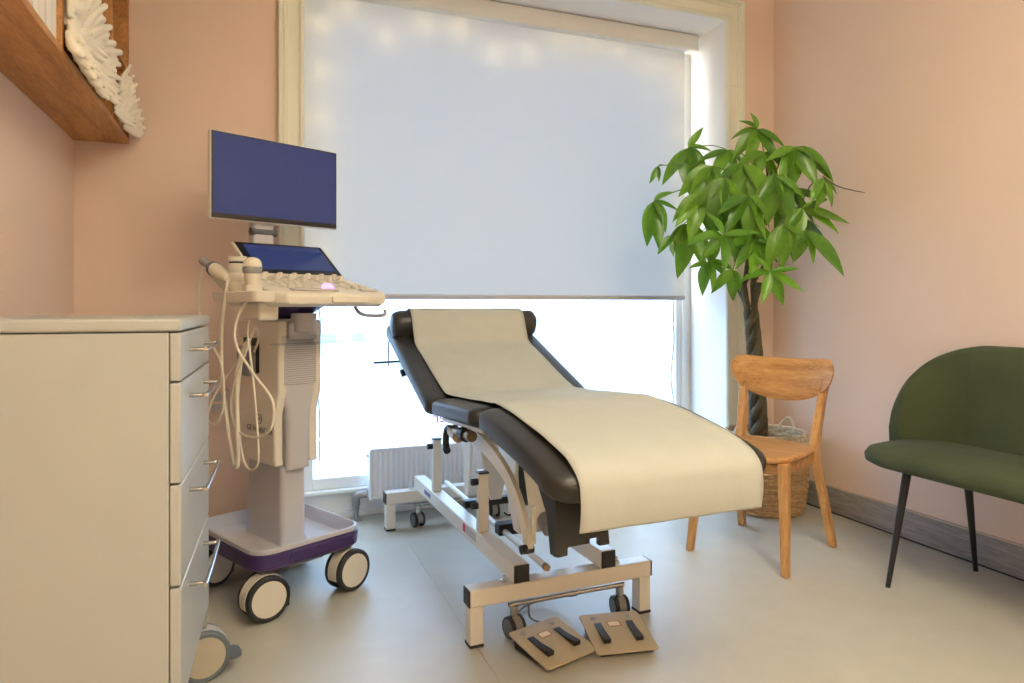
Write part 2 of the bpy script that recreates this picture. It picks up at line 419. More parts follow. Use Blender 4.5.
t = thing('fairy_lights', 'string of tiny warm lights hung around the window behind the blind', 'string lights', (1.3, 3.432, 0))
path = []
zz = 0.30
rs = random.Random(3)
for k in range(20): path.append((1.035 + rs.uniform(-.010, .010), rs.uniform(-.004, .004), 0.27 + k * .112))
for k in range(22): path.append((1.0 - k * .093, rs.uniform(-.004, .004), 2.43 + rs.uniform(-.07, .05)))
for k in range(20): path.append((-.985 + rs.uniform(-.006, .006), rs.uniform(-.004, .004), 2.38 - k * .11))
MB().tube(path, .0026, 5, 4).build('wire', 'black_plastic', t)
bm_ = MB().lathe([(0.0005, -.010), (.003, -.007), (.0035, 0), (.002, .005), (.0004, .006)], 8)
bulb0 = None
for k, p in enumerate(path):
    if k % 2: continue
    if bulb0 is None:
        b = bm_.build('bulb', 'bulb_glow', t); bulb0 = b
    else:
        b = bulb0.copy(); COL.objects.link(b); b.parent = t
    b.location = Vector(p) + Vector((0, -.006, 0))
    if p[2] > 1.1:
        l = bpy.data.lights.new('bulb_light', 'POINT'); l.energy = 0.50; l.color = (1, .72, .32); l.shadow_soft_size = .006
        lo = bpy.data.objects.new('bulb_light', l); COL.objects.link(lo); lo.parent = t; lo.location = Vector(p) + Vector((0, -.016, 0))

# ================================================================== RADIATOR
t = thing('radiator', 'low white panel radiator under the window behind the couch', 'radiator', (0.54, 3.36, 0))
RL = 1.45
rows = []
for i in range(0, int(RL / .025) * 4 + 1):
    x = .012 + (RL - .024) * i / (int(RL / .025) * 4); ph = i % 4
    rows.append((x, [0, .006, .006, 0][ph]))
g = MB(); g.rings([[Vector((x, o - .03, z)) for x, o in rows] for z in (.118, .132, .320, .335)], False, False, closed=False)
g.build('front_panel', 'radiator_white', t, smooth=False)
box('back_panel', 'radiator_white', t, .01, RL - .01, .02, .03, .115, .34)
box('end_plate', 'radiator_white', t, 0, .012, -.034, .04, .105, .350, 0.002)
box('end_plate', 'radiator_white', t, RL - .012, RL, -.034, .04, .105, .350, 0.002)
box('bottom_rail', 'radiator_white', t, .012, RL - .012, -.032, -.02, .105, .118)
for k in range(30):
    x = .014 + k * (RL - .028) / 30
    box('grille_bar', 'radiator_white', t, x, x + (RL - .028) / 30 - .010, -.030, .036, .342, .350)
box('top_rail', 'radiator_white', t, .012, RL - .012, -.034, -.028, .335, .352)
v = MB().cyl((-.012, 0, .315), (0, 0, .315), .007).build('bleed_valve', 'chrome', t)
MB().cyl((-.010, -.012, .318), (-.010, .012, .318), .004, n=8).build('valve_key', 'chrome', v)
t = thing('radiator_pipe', 'grey metal heating pipe with elbow rising from floor beside radiator', 'pipe', (0.484, 3.385, 0))
MB().cyl((0, 0, .004), (0, 0, .085), .0125).build('riser', 'pipe_grey', t)
MB().tube([(0, 0, .070), (0, 0, .100), (.006, 0, .117), (.024, 0, .123), (.05, 0, .123)], .019, 12, 4).build('elbow', 'pipe_grey', t)
MB().lathe([(.032, 0), (.032, .004), (.020, .010), (.012, .012)], 20).build('floor_collar', 'chrome', t)
MB().lathe([(.013, .05), (.016, .052), (.016, .066), (.013, .068)], 6).build('nut', 'pipe_grey', t)

# ================================================================== DRAWER CABINET
def castor(parent, loc, d, wd, yaw, hub, tyre, fork, house=None, gap=.5, pedal=False, stem=None, block=False):
    """twin-wheel castor: housing, two tyres with hub discs, stem"""
    M = Matrix.Translation(Vector(loc)) @ Matrix.Rotation(yaw, 4, 'Z')
    r = d / 2
    top = stem if stem else d + .02
    body = MB()
    n = 14
    prof = [(r * 1.02 * math.cos(R(-20 + 220 * k / n)), r + r * 1.02 * math.sin(R(-20 + 220 * k / n))) for k in range(n + 1)] + [(r * .45 * math.cos(R(200 - 220 * k / n)), r + r * .45 * math.sin(R(200 - 220 * k / n))) for k in range(n + 1)]
    body.prism([(a, b) for a, b in prof], lambda a, b, dd: M @ Vector((dd, a, b)), -wd * gap / 2, wd * gap / 2)
    c = body.build('castor_housing', house or fork, parent, 0.001)
    MB().cyl(M @ Vector((0, 0, d * .95)), M @ Vector((0, 0, top)), .014, n=12).build('stem', 'steel', c)
    for s in (-1, 1):
        x0, x1 = s * wd * gap / 2, s * wd / 2
        pr = [(r * .30, 0), (r * .94, 0), (r, .15), (r, .75), (r * .93, 1.0), (r * .82, 1.0), (r * .80, .90)]
        rows = [[M @ Vector((x0 + (x1 - x0) * q, rr * math.cos(2 * math.pi * k / 32), r + rr * math.sin(2 * math.pi * k / 32))) for k in range(32)] for rr, q in pr]
        MB().rings(rows).build('tyre', tyre, c)
        pr = [(r * .80, .86), (r * .79, .94), (r * .3, 1.0), (.004, 1.02)]
        rows = [[M @ Vector((x0 + (x1 - x0) * q, rr * math.cos(2 * math.pi * k / 32), r + rr * math.sin(2 * math.pi * k / 32))) for k in range(32)] for rr, q in pr]
        MB().rings(rows).build('hub_disc', hub, c)
    if block:
        MB().prism([(-r * .55, r * .35), (r * 1.06, r * .35), (r * 1.10, r * 1.2), (r * .5, r * 1.45), (-r * .55, r * 1.3)], lambda a, b, dd: M @ Vector((dd, a, b)), -wd * gap / 2 - .002, wd * gap / 2 + .002).build('brake', 'black_plastic', c, 0.003)
    if pedal:
        MB().prism(rrect(wd * .9, .05, .02), lambda a, b, dd: M @ Vector((a, b + r * 1.12, dd)), r * .62, r * .62 + .010).build('brake_pedal', tyre, c)
    return c

th = math.atan2(.026, .543)
CW, CD, CZ0, CZ1 = .543, .465, .19, 1.022
t = thing('drawer_cabinet', 'white drawer cabinet on castors against the pink wall', 'cabinet', (-.135, 1.588, 0), -th)
# local: x = out of the drawers, y = along the front; front plane x = 0
box('body', 'cabinet_white', t, -CD, -.0235, .002, CW - .002, CZ0, .992, 0.002)
box('worktop', 'cabinet_white', t, -CD, .002, -.002, CW + .002, .9945, CZ1, 0.007, seg=3)
for z0, z1 in ((.890, .991), (.675, .886), (.459, .671), (.195, .455)):
    d = box('drawer', 'cabinet_white', t, -.022, 0, .001, CW - .001, z0, z1, 0.004, seg=3)
    hz = z1 - .042
    MB().tube([(0, .13, hz), (.030, .13, hz), (.036, .137, hz), (.036, .403, hz), (.030, .41, hz), (0, .41, hz)], .005, 10, 4).build('handle', 'steel', d)
for cx, cy, yw in ((-.06, .06, -60), (-.016, CW - .022, -72), (-.40, .06, 5), (-.40, CW - .06, -10)):
    castor(t, (cx, cy, 0), .140, .075, R(yw), 'hub_beige', 'grey_plastic', 'cabinet_white', 'cabinet_white', pedal=(cx > -.1), stem=CZ0 + .002)

# ================================================================== WALL SHELF WITH BOOKS AND PLASTER ORNAMENTS
SX0, SX1, SY0, SY1, SZ0, SZ1 = XL + .001, -.445, 1.35, 3.062, 1.685, 2.535
t = thing('wall_shelf', 'oak cubby shelf hung high on the wall near the window corner', 'shelf', (SX0, SY0, SZ0))
L = SY1 - SY0; D = SX1 - SX0; Hh = SZ1 - SZ0
box('bottom_board', 'oak', t, 0, D, 0, .68, 0, .020, 0.001)
box('bottom_board', 'oak', t, 0, D, .6815, L, 0, .020, 0.001)
box('top_board', 'oak', t, 0, D, 0, L, Hh - .02, Hh, 0.001)
box('back_board', 'oak', t, 0, .008, 0, L, .021, Hh - .021)
DIV = [0, .337, .677, 1.018, 1.358, L - .018]
for y in DIV: box('divider', 'oak', t, .0085, D, y, y + .018, .0205, Hh - .0205, 0.001)
for a, b in zip(DIV[:-1], DIV[1:]):
    for z in (.285, .565): box('shelf_board', 'oak', t, .0085, D - .004, a + .0185, b - .0005, z, z + .016, 0.001)
# books in the cubby beside the big ornament
bk = [(.028, .235, (236, 230, 218)), (.022, .245, (228, 224, 216)), (.034, .24, (240, 234, 222)), (.018, .228, (222, 214, 202)), (.03, .25, (238, 232, 224)), (.024, .238, (232, 226, 212)), (.03, .246, (240, 236, 228))]
y = SY0 + DIV[2] - .004
lbl = ['white book standing next to the shelf divider beside the plaster leaf', 'slim white book, second from the shelf divider', 'thick cream book, third from the shelf divider', 'thin beige book, fourth from the shelf divider', 'tall white book, fifth from the shelf divider', 'cream book, sixth from the shelf divider', 'white book furthest from the shelf divider, near the photo edge']
for k, (tk, hh, c) in enumerate(bk):
    y1 = y; y0 = y - tk; y = y0 - .0015
    b = thing('book', lbl[k], 'book', ((SX0 + .055), (y0 + y1) / 2, SZ0 + .0205), 0, 'white books on the wall shelf')
    mat('book_%d' % k, c, .55, var=.015)
    h = tk / 2
    cv = MB().prism([(-h, 0), (h, 0), (h, .122), (-h, .122), (-h, .119), (h - .003, .119), (h - .003, .003), (-h, .003)], lambda a, bb, d: Vector((.125 - bb, a, d)), 0, hh)
    # spine faces the room
    cv = MB(); cv.box(.119, .123, -h, h, 0, hh); cv.box(0, .119, -h, -h + .0025, 0, hh); cv.box(0, .119, h - .0025, h, 0, hh)
    cv.build('cover', 'book_%d' % k, b, 0.0008)
    box('pages', 'book_pages', b, .004, .1185, -h + .003, h - .003, .003, hh - .004)

def ornament(name, label, blades, origin, vox):
    """plaster acanthus: blades (foot y, z, tip y, z, width, x foot, x tip) of three flutes each, fused by a voxel remesh"""
    me = bpy.data.meshes.new(name); bm = bmesh.new()
    O_ = Vector(origin)
    for (y0, z0, y1, z1, wd, x0, x1) in blades:
        a = Vector((x0, y0, z0)); b = Vector((x1, y1, z1)); d = b - a; L_ = d.length; d.normalize()
        sd = d.cross(Vector((1, 0, 0))).normalized(); up = sd.cross(d)
        for off, sc, fw in ((-.62, .86, 0), (0, 1.0, .35), (.62, .90, 0)):
            n = max(6, int(L_ / .011))
            for k in range(n + 1):
                q = k / n
                env = .55 + .80 * math.sin(math.pi * min(1, q * .80 + .08)) * (.6 + .4 * q)     # swells towards the tip
                curl = wd * .9 * max(0, q - .7) ** 1.5 * 3
                spread = off * wd * (.5 + .70 * q)
                c = a + d * (L_ * sc * q) + sd * spread + up * 0 + Vector((curl + fw * wd * .5, 0, 0))
                r = wd * .40 * env
                M = Matrix.Translation(c - O_) @ Matrix.Diagonal((r * .8, r, r, 1))
                bmesh.ops.create_icosphere(bm, subdivisions=1, radius=1.0, matrix=M)
    bm.to_mesh(me); bm.free()
    o = link(name, me, 'plaster_white'); o.location = origin
    rm = o.modifiers.new('fuse', 'REMESH'); rm.mode = 'VOXEL'; rm.voxel_size = vox; rm.use_smooth_shade = True
    return tag(o, label, 'ornament', 'plaster ornaments on the wall shelf')
big = []
for ty, tz, wd in ((2.12, 2.00, .040), (2.22, 2.00, .040), (2.32, 1.985, .038), (2.40, 1.965, .036), (2.475, 1.930, .036), (2.545, 1.905, .034), (2.665, 1.915, .036), (2.655, 1.870, .032), (2.665, 1.825, .032), (2.61, 1.785, .032), (2.50, 1.745, .034), (2.36, 1.725, .030)):
    k = (ty - 2.05) / .62
    big.append((2.07 + .16 * k, 1.785 - .02 * k, ty, tz, wd, -.452, -.436))
for y0, z0, y1, z1, wd in ((2.06, 1.78, 2.06, 1.73, .026), (2.08, 1.80, 2.12, 1.725, .024), (2.12, 1.79, 2.19, 1.722, .024), (2.18, 1.775, 2.26, 1.722, .022), (2.06, 1.80, 2.05, 1.90, .03), (2.10, 1.76, 2.18, 1.80, .018), (2.09, 1.83, 2.16, 1.86, .018), (2.06, 1.86, 2.12, 1.91, .02), (2.05, 1.75, 2.07, 1.700, .034), (2.10, 1.75, 2.14, 1.698, .034), (2.16, 1.75, 2.22, 1.698, .034), (2.25, 1.745, 2.31, 1.698, .032), (2.36, 1.74, 2.42, 1.700, .030), (2.05, 1.755, 2.15, 1.716, .030), (2.18, 1.755, 2.31, 1.718, .032), (2.32, 1.755, 2.46, 1.720, .032), (2.46, 1.765, 2.59, 1.735, .030), (2.22, 1.80, 2.36, 1.80, .026), (2.34, 1.79, 2.50, 1.80, .026)):
    big.append((y0, z0, y1, z1, wd, -.436, -.420))
ornament('plaster_leaf', 'large white plaster acanthus leaf propped on the shelf beside the books', big, (-.44, 2.25, 1.706), .0040)
sm = []
for y0, z0, y1, z1, wd in ((2.72, 1.735, 2.70, 1.885, .020), (2.73, 1.73, 2.755, 1.865, .022), (2.76, 1.73, 2.80, 1.85, .026), (2.79, 1.725, 2.865, 1.815, .026), (2.82, 1.725, 2.915, 1.785, .026), (2.86, 1.72, 2.985, 1.770, .026), (2.88, 1.716, 3.02, 1.745, .026), (2.88, 1.715, 3.005, 1.722, .020), (2.70, 1.725, 2.82, 1.718, .020), (2.70, 1.73, 2.71, 1.80, .020)):
    sm.append((y0, z0, y1, z1, wd * 1.15, -.436, -.405))
ornament('plaster_leaf', 'smaller white plaster leaf scroll at the window end of the shelf', sm, (-.44, 2.85, 1.706), .0036)

# ================================================================== WALL SOCKET behind the machine
t = thing('wall_socket', 'small double power socket box on the wall behind the machine', 'socket', (-.125, YW, .65))
box('back_box', 'wall_paint', t, -.03, .045, -.035, -.0005, -.045, .05, 0.003)
for z in (-.022, .024): box('socket_face', 'device_grey', t, -.022, .037, -.038, -.0352, z - .018, z + .018, 0.001)

# ================================================================== ULTRASOUND MACHINE
US = thing('ultrasound_machine', 'white ultrasound machine on castors with monitor and purple base', 'ultrasound machine', (.091, 2.707, 0), R(27))
def ring_xy(w, d, r, z, cx=0, cy=0, n=5): return [Vector((a, b, z)) for a, b in rrect(w, d, r, n, cx, cy)]
# base: purple skirt, white tray with raised rim
MB().rings([ring_xy(.40, .49, .06, .160, 0, -.005), ring_xy(.425, .515, .07, .172, 0, -.005), ring_xy(.43, .52, .07, .218, 0, -.005), ring_xy(.418, .508, .065, .2205, 0, -.005), ring_xy(.412, .502, .062, .2205, 0, -.005), ring_xy(.40, .49, .06, .178, 0, -.005)]).build('base_skirt', 'purple_plastic', US)
MB().rings([ring_xy(.396, .486, .058, .180, 0, -.005), ring_xy(.411, .501, .061, .2208, 0, -.005), ring_xy(.420, .510, .065, .2209, 0, -.005), ring_xy(.418, .508, .065, .234, 0, -.005), ring_xy(.404, .494, .06, .2365, 0, -.005), ring_xy(.366, .456, .045, .192, 0, -.005), ring_xy(.35, .44, .04, .190, 0, -.005)]).build('base_tray', 'device_grey', US)
box('under_box', 'device_grey', US, -.05, .09, -.18, .15, .125, .16, 0.004)
MB().prism([(-.10, .176), (.165, .176), (.155, .214), (-.09, .214)], XZ, -.270, -.262).build('front_step', 'purple_plastic', US, 0.003)
for cx, cy, yw in ((-.165, -.222, -94), (.165, -.222, -84), (-.155, .19, -80), (.165, .17, 12)):
    castor(US, (cx, cy, 0), .150, .085, R(yw), 'device_white', 'black_rubber', 'black_plastic', 'device_white', stem=.161, block=True)
# column and tower
MB().rings([ring_xy(.11, .28, .02, .1905, .0, .0), ring_xy(.10, .26, .02, .21, .0, .0), ring_xy(.10, .26, .02, .47, .0, .0)]).build('column', 'device_grey', US)
prof = [(.095, .46), (.088, .50), (.088, .62), (.10, .68), (.145, .74), (.158, .80), (.158, .985), (.14, 1.0)]
MB().rings([ring_xy(w_, .30, .022, z, .01, .0) for w_, z in prof]).build('tower', 'device_grey', US)
# side panels of the tower (logo panel on the side towards the cabinet)
for s in (-1, 1):
    rows = [[(-.135, .475), (.14, .475), (.14, .995), (-.155, .995), (-.155, .74), (-.128, .66), (-.128, .50)]]
    x0 = .01 + s * .082
    sp = MB().prism(rows[0], YZ, x0 - s * .03, x0 + s * .004).build('side_panel', 'device_white', US, 0.008, 3)
    if s < 0:
        ML = Matrix.Translation((x0 - .0045, 0, 0)) @ Matrix.Rotation(R(-90), 4, 'Z') @ Matrix.Rotation(R(90), 4, 'X')
        text('lettering', 'GE HealthCare', .030, ML @ Matrix.Translation((.02, .596, 0)), 'ink_grey', sp)
        lg = MB().tube([ML @ Vector((.02 + .0175 * math.cos(R(k * 15)), .635 + .0175 * math.sin(R(k * 15)), 0)) for k in range(25)], .0016, 6, 1).build('emblem', 'ink_grey', sp)
        text('emblem_letters', 'GE', .017, ML @ Matrix.Translation((.02, .635, 0)), 'ink_grey', sp)
# perforated speaker grille
gr = box('speaker_grille', 'device_grey', US, -.055, .075, -.156, -.1505, .765, .915, 0.003)
hole = MB()
for i in range(20):
    for j in range(18):
        x = -.048 + i * .0061 + (j % 2) * .003; z = .773 + j * .0078
        hole.add([(x + .0017 * math.cos(a * math.pi / 3), -.1564, z + .0017 * math.sin(a * math.pi / 3)) for a in range(6)], [tuple(range(6))])
o = hole.build('grille_holes', 'ink_grey', gr, smooth=False); o['kind'] = 'stuff'
box('port_cover', 'device_grey', US, -.04, .07, -.17, -.1505, .925, .99, 0.006)
MB().cyl((.02, -.16, .955), (.02, -.16, 1.02), .045, n=24).build('swivel_neck', 'device_grey', US)
# socket bay on the side
bay = box('socket_bay', 'black_plastic', US, -.078, -.072, -.02, .10, .80, .93, 0.004)
for k in range(3): box('probe_plug', 'grey_band', US, -.11, -.0785, -.005 + k * .034, .022 + k * .034, .79, .90, 0.006)
# clear accessory tray
ac = MB()
ac.box(-.11, .235, -.235, -.231, .915, .945); ac.box(-.11, .235, -.231, -.1565, .911, .915); ac.box(.231, .235, -.231, -.1565, .9155, .945)
ac.build('clear_tray', 'clear_acrylic', US)
MB().prism([(.10, 1.0), (.13, .99), (.19, .93), (.215, .86), (.20, .835), (.17, .84), (.10, .86)], XZ, -.10, -.097).build('clear_wing', 'clear_acrylic', US)
# console
def con(z, grow=0.0, lift=0.0):
    o = [(-.19, -.415), (.19, -.415), (.225, -.36), (.225, -.22), (.20, -.10), (.18, .02), (-.18, .02), (-.20, -.10), (-.225, -.22), (-.225, -.36)]
    return [Vector((x * (1 + grow), (y + .2) * (1 + grow) - .2, z + (lift * (y + .415) / .435))) for x, y in o]
MB().rings([con(1.044, -.08), con(1.055, -.01), con(1.063, 0), con(1.082, 0, .086), con(1.089, -.03, .094)]).build('console', 'device_white', US, 0.006, 3)
box('drawer_tab', 'device_white', US, -.03, .11, -.423, -.414, 1.058, 1.080, 0.003)
MB().tube([(.10, -.36, 1.045), (.11, -.38, 1.02), (.15, -.40, 1.012), (.20, -.395, 1.015), (.215, -.38, 1.03)], .006, 8, 4).build('hand_rail', 'grey_band', US)
MB().rings([ring_xy(.10, .12, .02, 1.0, .01, -.05), ring_xy(.16, .22, .03, 1.046, .01, -.10)]).build('console_bracket', 'purple_plastic', US)
kz = lambda y: 1.0895 + .094 * (y + .415) / .435 + .0005
kb = box('palm_rest', 'device_grey', US, -.15, .02, -.385, -.352, kz(-.385), kz(-.36) + .003, 0.003)
kb = box('palm_rest', 'device_grey', US, .12, .19, -.375, -.345, kz(-.375), kz(-.35) + .003, 0.003)
key0 = MB().lathe([(.010, 0), (.010, .006), (.009, .008), (.0005, .008)], 12)
k0 = None
for row, (yy, xs, sc) in enumerate(((-.325, [-.16, -.13, -.10, -.07, -.04, .09, .12, .15, .175], 1.0), (-.29, [-.17, -.14, -.11, -.08, -.05, .085, .115, .145, .175], 1.0), (-.255, [-.17, -.135, -.10, -.065, -.03, .005, .04, .075, .11, .145, .18], .9), (-.225, [-.16, -.125, -.09, -.055, -.02, .015, .05, .085, .12, .155], .9))):
    for x in xs:
        if k0 is None: k = key0.build('key', 'device_white', US); k0 = k
        else: k = k0.copy(); COL.objects.link(k); k.parent = US
        k.location = (x, yy, kz(yy)); k.scale = (sc * 1.1, sc * .8, sc * .55)
MB().lathe([(.024, 0), (.024, .004), (.020, .007), (.019, .012), (.012, .017), (.0005, .019)], 24, Matrix.Translation((.022, -.31, kz(-.31) - .006))).build('trackball', 'pink_glow', US)
kn = None
for row, (yy, n_, x0, dx) in enumerate(((-.195, 7, -.155, .052), (-.165, 6, -.13, .055))):
    for i in range(n_):
        if kn is None: kn = MB().lathe([(.012, 0), (.012, .004), (.0095, .005), (.009, .019), (.007, .021), (.0005, .021)], 14).build('knob', 'device_white', US); k = kn
        else: k = kn.copy(); COL.objects.link(k); k.parent = US
        k.location = (x0 + i * dx, yy, kz(yy))
# touch panel
def slab(name, m, w_, x, y0, z0, y1, z1, tk, parent, off=0.0, bevel=.004):
    d = Vector((0, y1 - y0, z1 - z0)); nrm = Vector((0, -d.z, d.y)).normalized()
    a = Vector((x, y0, z0)) + nrm * off; b = Vector((x, y1, z1)) + nrm * off
    rows = []
    vs = []
    for p in (a, b):
        for s in (-1, 1):
            for q in (0, tk): vs.append(p + Vector((s * w_ / 2, 0, 0)) + nrm * q)
    return MB().add(vs, [(0, 1, 3, 2), (4, 6, 7, 5), (0, 4, 5, 1), (2, 3, 7, 6), (1, 5, 7, 3), (0, 2, 6, 4)]).build(name, m, parent, bevel)
tp = slab('touch_panel', 'device_white', .365, .01, -.150, 1.146, .005, 1.266, .014, US)
slab('bezel', 'screen_bezel', .350, .01, -.146, 1.1491, .002, 1.2637, .002, tp, .0142, .001)
slab('screen', 'screen_blue', .310, .015, -.128, 1.1630, -.008, 1.2560, .001, tp, .0164, .0005)
box('panel_support', 'device_white', US, -.14, .16, -.09, .02, 1.12, 1.16, 0.01)
# monitor
MB().rings([ring_xy(.11, .06, .015, 1.13, -.035, .045), ring_xy(.085, .05, .015, 1.25, -.035, .045), ring_xy(.085, .045, .012, 1.46, -.035, .045)]).build('monitor_neck', 'device_grey', US)
MB().cyl((-.085, .03, 1.322), (.015, .03, 1.322), .014, n=16).build('tilt_hinge', 'ink_grey', US)
mo = box('monitor', 'device_white', US, -.247, .267, .0, .022, 1.353, 1.665, 0.006, seg=3)
box('bezel', 'screen_bezel', mo, -.243, .263, -.0020, -.0002, 1.357, 1.661, 0.0008)
box('screen', 'screen_blue', mo, -.238, .258, -.0030, -.0021, 1.374, 1.656)
# probe holders
ho = MB().rings([ring_xy(.075, .30, .03, 1.060, -.255, -.26), ring_xy(.085, .31, .035, 1.072, -.255, -.26), ring_xy(.085, .31, .035, 1.090, -.255, -.26), ring_xy(.075, .30, .03, 1.094, -.255, -.26)]).build('probe_shelf', 'device_white', US)
for yy in (-.33, ): MB().lathe([(.026, 1.0945), (.030, 1.0945), (.030, 1.112), (.026, 1.112), (.0255, 1.10)], 20, Matrix.Translation((-.262, yy, 0))).build('holder_cup', 'device_white', ho)
MB().tube([(-.262, -.17, 1.092), (-.27, -.12, 1.13), (-.285, -.09, 1.16)], .012, 10, 4).build('holder_arm', 'device_white', ho)
box('cable_box', 'device_white', US, -.24, -.17, -.33, -.20, 1.0, 1.06, 0.008)
UM = US.matrix_basis.copy()
UM = Matrix.Translation(US.location) @ Matrix.Rotation(R(27), 4, 'Z')
def us_thing(name, label, cat, loc, group=None): return thing(name, label, cat, tuple(UM @ Vector(loc)), R(27), group)
# gel bottle
t = us_thing('gel_bottle', 'white ribbed canister with a thin black band beside the upright probe', 'canister', (-.258, -.225, 1.0947))
MB().lathe([(.026, 0), (.028, .004), (.028, .026), (.0265, .028), (.0265, .032), (.028, .034), (.028, .056), (.0265, .058), (.0265, .062), (.028, .064), (.028, .088), (.025, .09)], 26).build('body', 'device_white', t)
MB().lathe([(.0265, .0905), (.0265, .0955)], 26).build('band', 'black_plastic', t)
MB().lathe([(.028, .096), (.029, .098), (.029, .110), (.026, .113), (.0005, .114)], 26).build('cap', 'device_white', t)
# probes with their cables
t = us_thing('ultrasound_probe', 'upright cream ultrasound probe with grey band in its holder', 'probe', (-.262, -.33, 1.096), 'ultrasound probes')
MB().lathe([(.010, .0), (.018, .004), (.022, .020), (.0245, .040), (.0255, .052)], 24).build('handle', 'cable_cream', t)
MB().lathe([(.0258, .0525), (.0285, .056), (.0300, .066), (.0290, .0735)], 24).build('band', 'grey_band', t)
MB().lathe([(.0288, .074), (.0280, .084), (.024, .094), (.016, .101), (.006, .104), (.0005, .1045)], 24).build('dome', 'cable_cream', t)
inv = Matrix.Translation((.262, .33, -1.096))
B = [(-0.26, -0.33, 1.093), (-0.30, -0.304, 1.002), (-0.31, -0.324, 0.924), (-0.29, -0.387, 0.843), (-0.26, -0.448, 0.763), (-0.26, -0.448, 0.687), (-0.26, -0.387, 0.646), (-0.26, -0.298, 0.631), (-0.26, -0.217, 0.65), (-0.26, -0.183, 0.721), (-0.25, -0.197, 0.805), (-0.23, -0.230, 0.905), (-0.18, -0.19, 0.97), (-.10, -.06, .93), (-.096, -.02, .88)]
MB().tube([inv @ Vector(p) for p in B], .0042, 8, 6).build('cable', 'cable_cream', t)
t = us_thing('ultrasound_probe', 'cream ultrasound probe lying level in the side holder', 'probe', (-.285, -.115, 1.158), 'ultrasound probes')
def yl(prof, n=20): return [[Vector((r * math.cos(2 * math.pi * k / n), y_, z_ + r * math.sin(2 * math.pi * k / n))) for k in range(n)] for r, y_, z_ in prof]
MB().rings(yl([(.008, -.105, -.022), (.015, -.10, -.020), (.019, -.085, -.016), (.023, -.03, .002), (.024, -.01, .008)])).build('handle', 'cable_cream', t)
MB().rings(yl([(.0245, -.0095, .008), (.026, -.004, .010), (.026, .004, .012), (.0245, .009, .014)])).build('seal_ring', 'grey_plastic', t)
MB().rings(yl([(.024, .0095, .014), (.014, .018, .020), (.013, .06, .034), (.015, .066, .036), (.015, .085, .042), (.006, .092, .044)])).build('nose', 'grey_band', t)
inv = Matrix.Translation((.285, .115, -1.158))
A = [(-0.285, -0.218, 1.137), (-0.295, -0.225, 1.10), (-0.295, -0.19, 0.967), (-0.29, -0.185, 0.802), (-0.28, -0.195, 0.674), (-0.27, -0.21, 0.563), (-0.27, -0.231, 0.53), (-0.27, -0.251, 0.546), (-0.265, -0.238, 0.647), (-0.25, -0.203, 0.757), (-0.24, -0.19, 0.85), (-0.18, -0.14, 0.93), (-.096, .015, .88)]
MB().tube([inv @ Vector(p) for p in A], .0062, 8, 6).build('cable', 'cable_cream', t)
t = us_thing('probe_cable', 'cream spare probe cable looped beside the machine tower', 'cable', (-.24, -.285, .52))
inv = Matrix.Translation((.24, .285, -.52))
Cc = [(-0.215, -0.235, 1.025), (-0.235, -0.245, 0.969), (-0.24, -0.278, 0.873), (-0.24, -0.305, 0.747), (-0.24, -0.324, 0.622), (-0.24, -0.324, 0.552), (-0.24, -0.285, 0.521), (-0.24, -0.238, 0.533), (-0.24, -0.204, 0.606), (-0.24, -0.19, 0.736), (-0.22, -0.18, 0.869), (-0.16, -0.10, 0.90), (-.096, .05, .87)]
MB().tube([inv @ Vector(p) for p in Cc], .0036, 8, 6).build('cord', 'cable_cream', t)
t = us_thing('probe_cable', 'cream cable drooping between the cabinet and the machine', 'cable', (-.30, -.15, .66))
inv = Matrix.Translation((.30, .15, -.66))
Dd = [(-0.285, -0.02, 1.18), (-0.31, -0.05, 1.067), (-0.31, -0.09, 0.967), (-0.30, -0.19, 0.872), (-0.30, -0.218, 0.777), (-0.30, -0.204, 0.705), (-0.30, -0.154, 0.661), (-0.28, -0.05, 0.668), (-.20, .05, .74), (-.096, .085, .85)]
MB().tube([inv @ Vector(p) for p in Dd], .0042, 8, 6).build('cord', 'cable_cream', t)

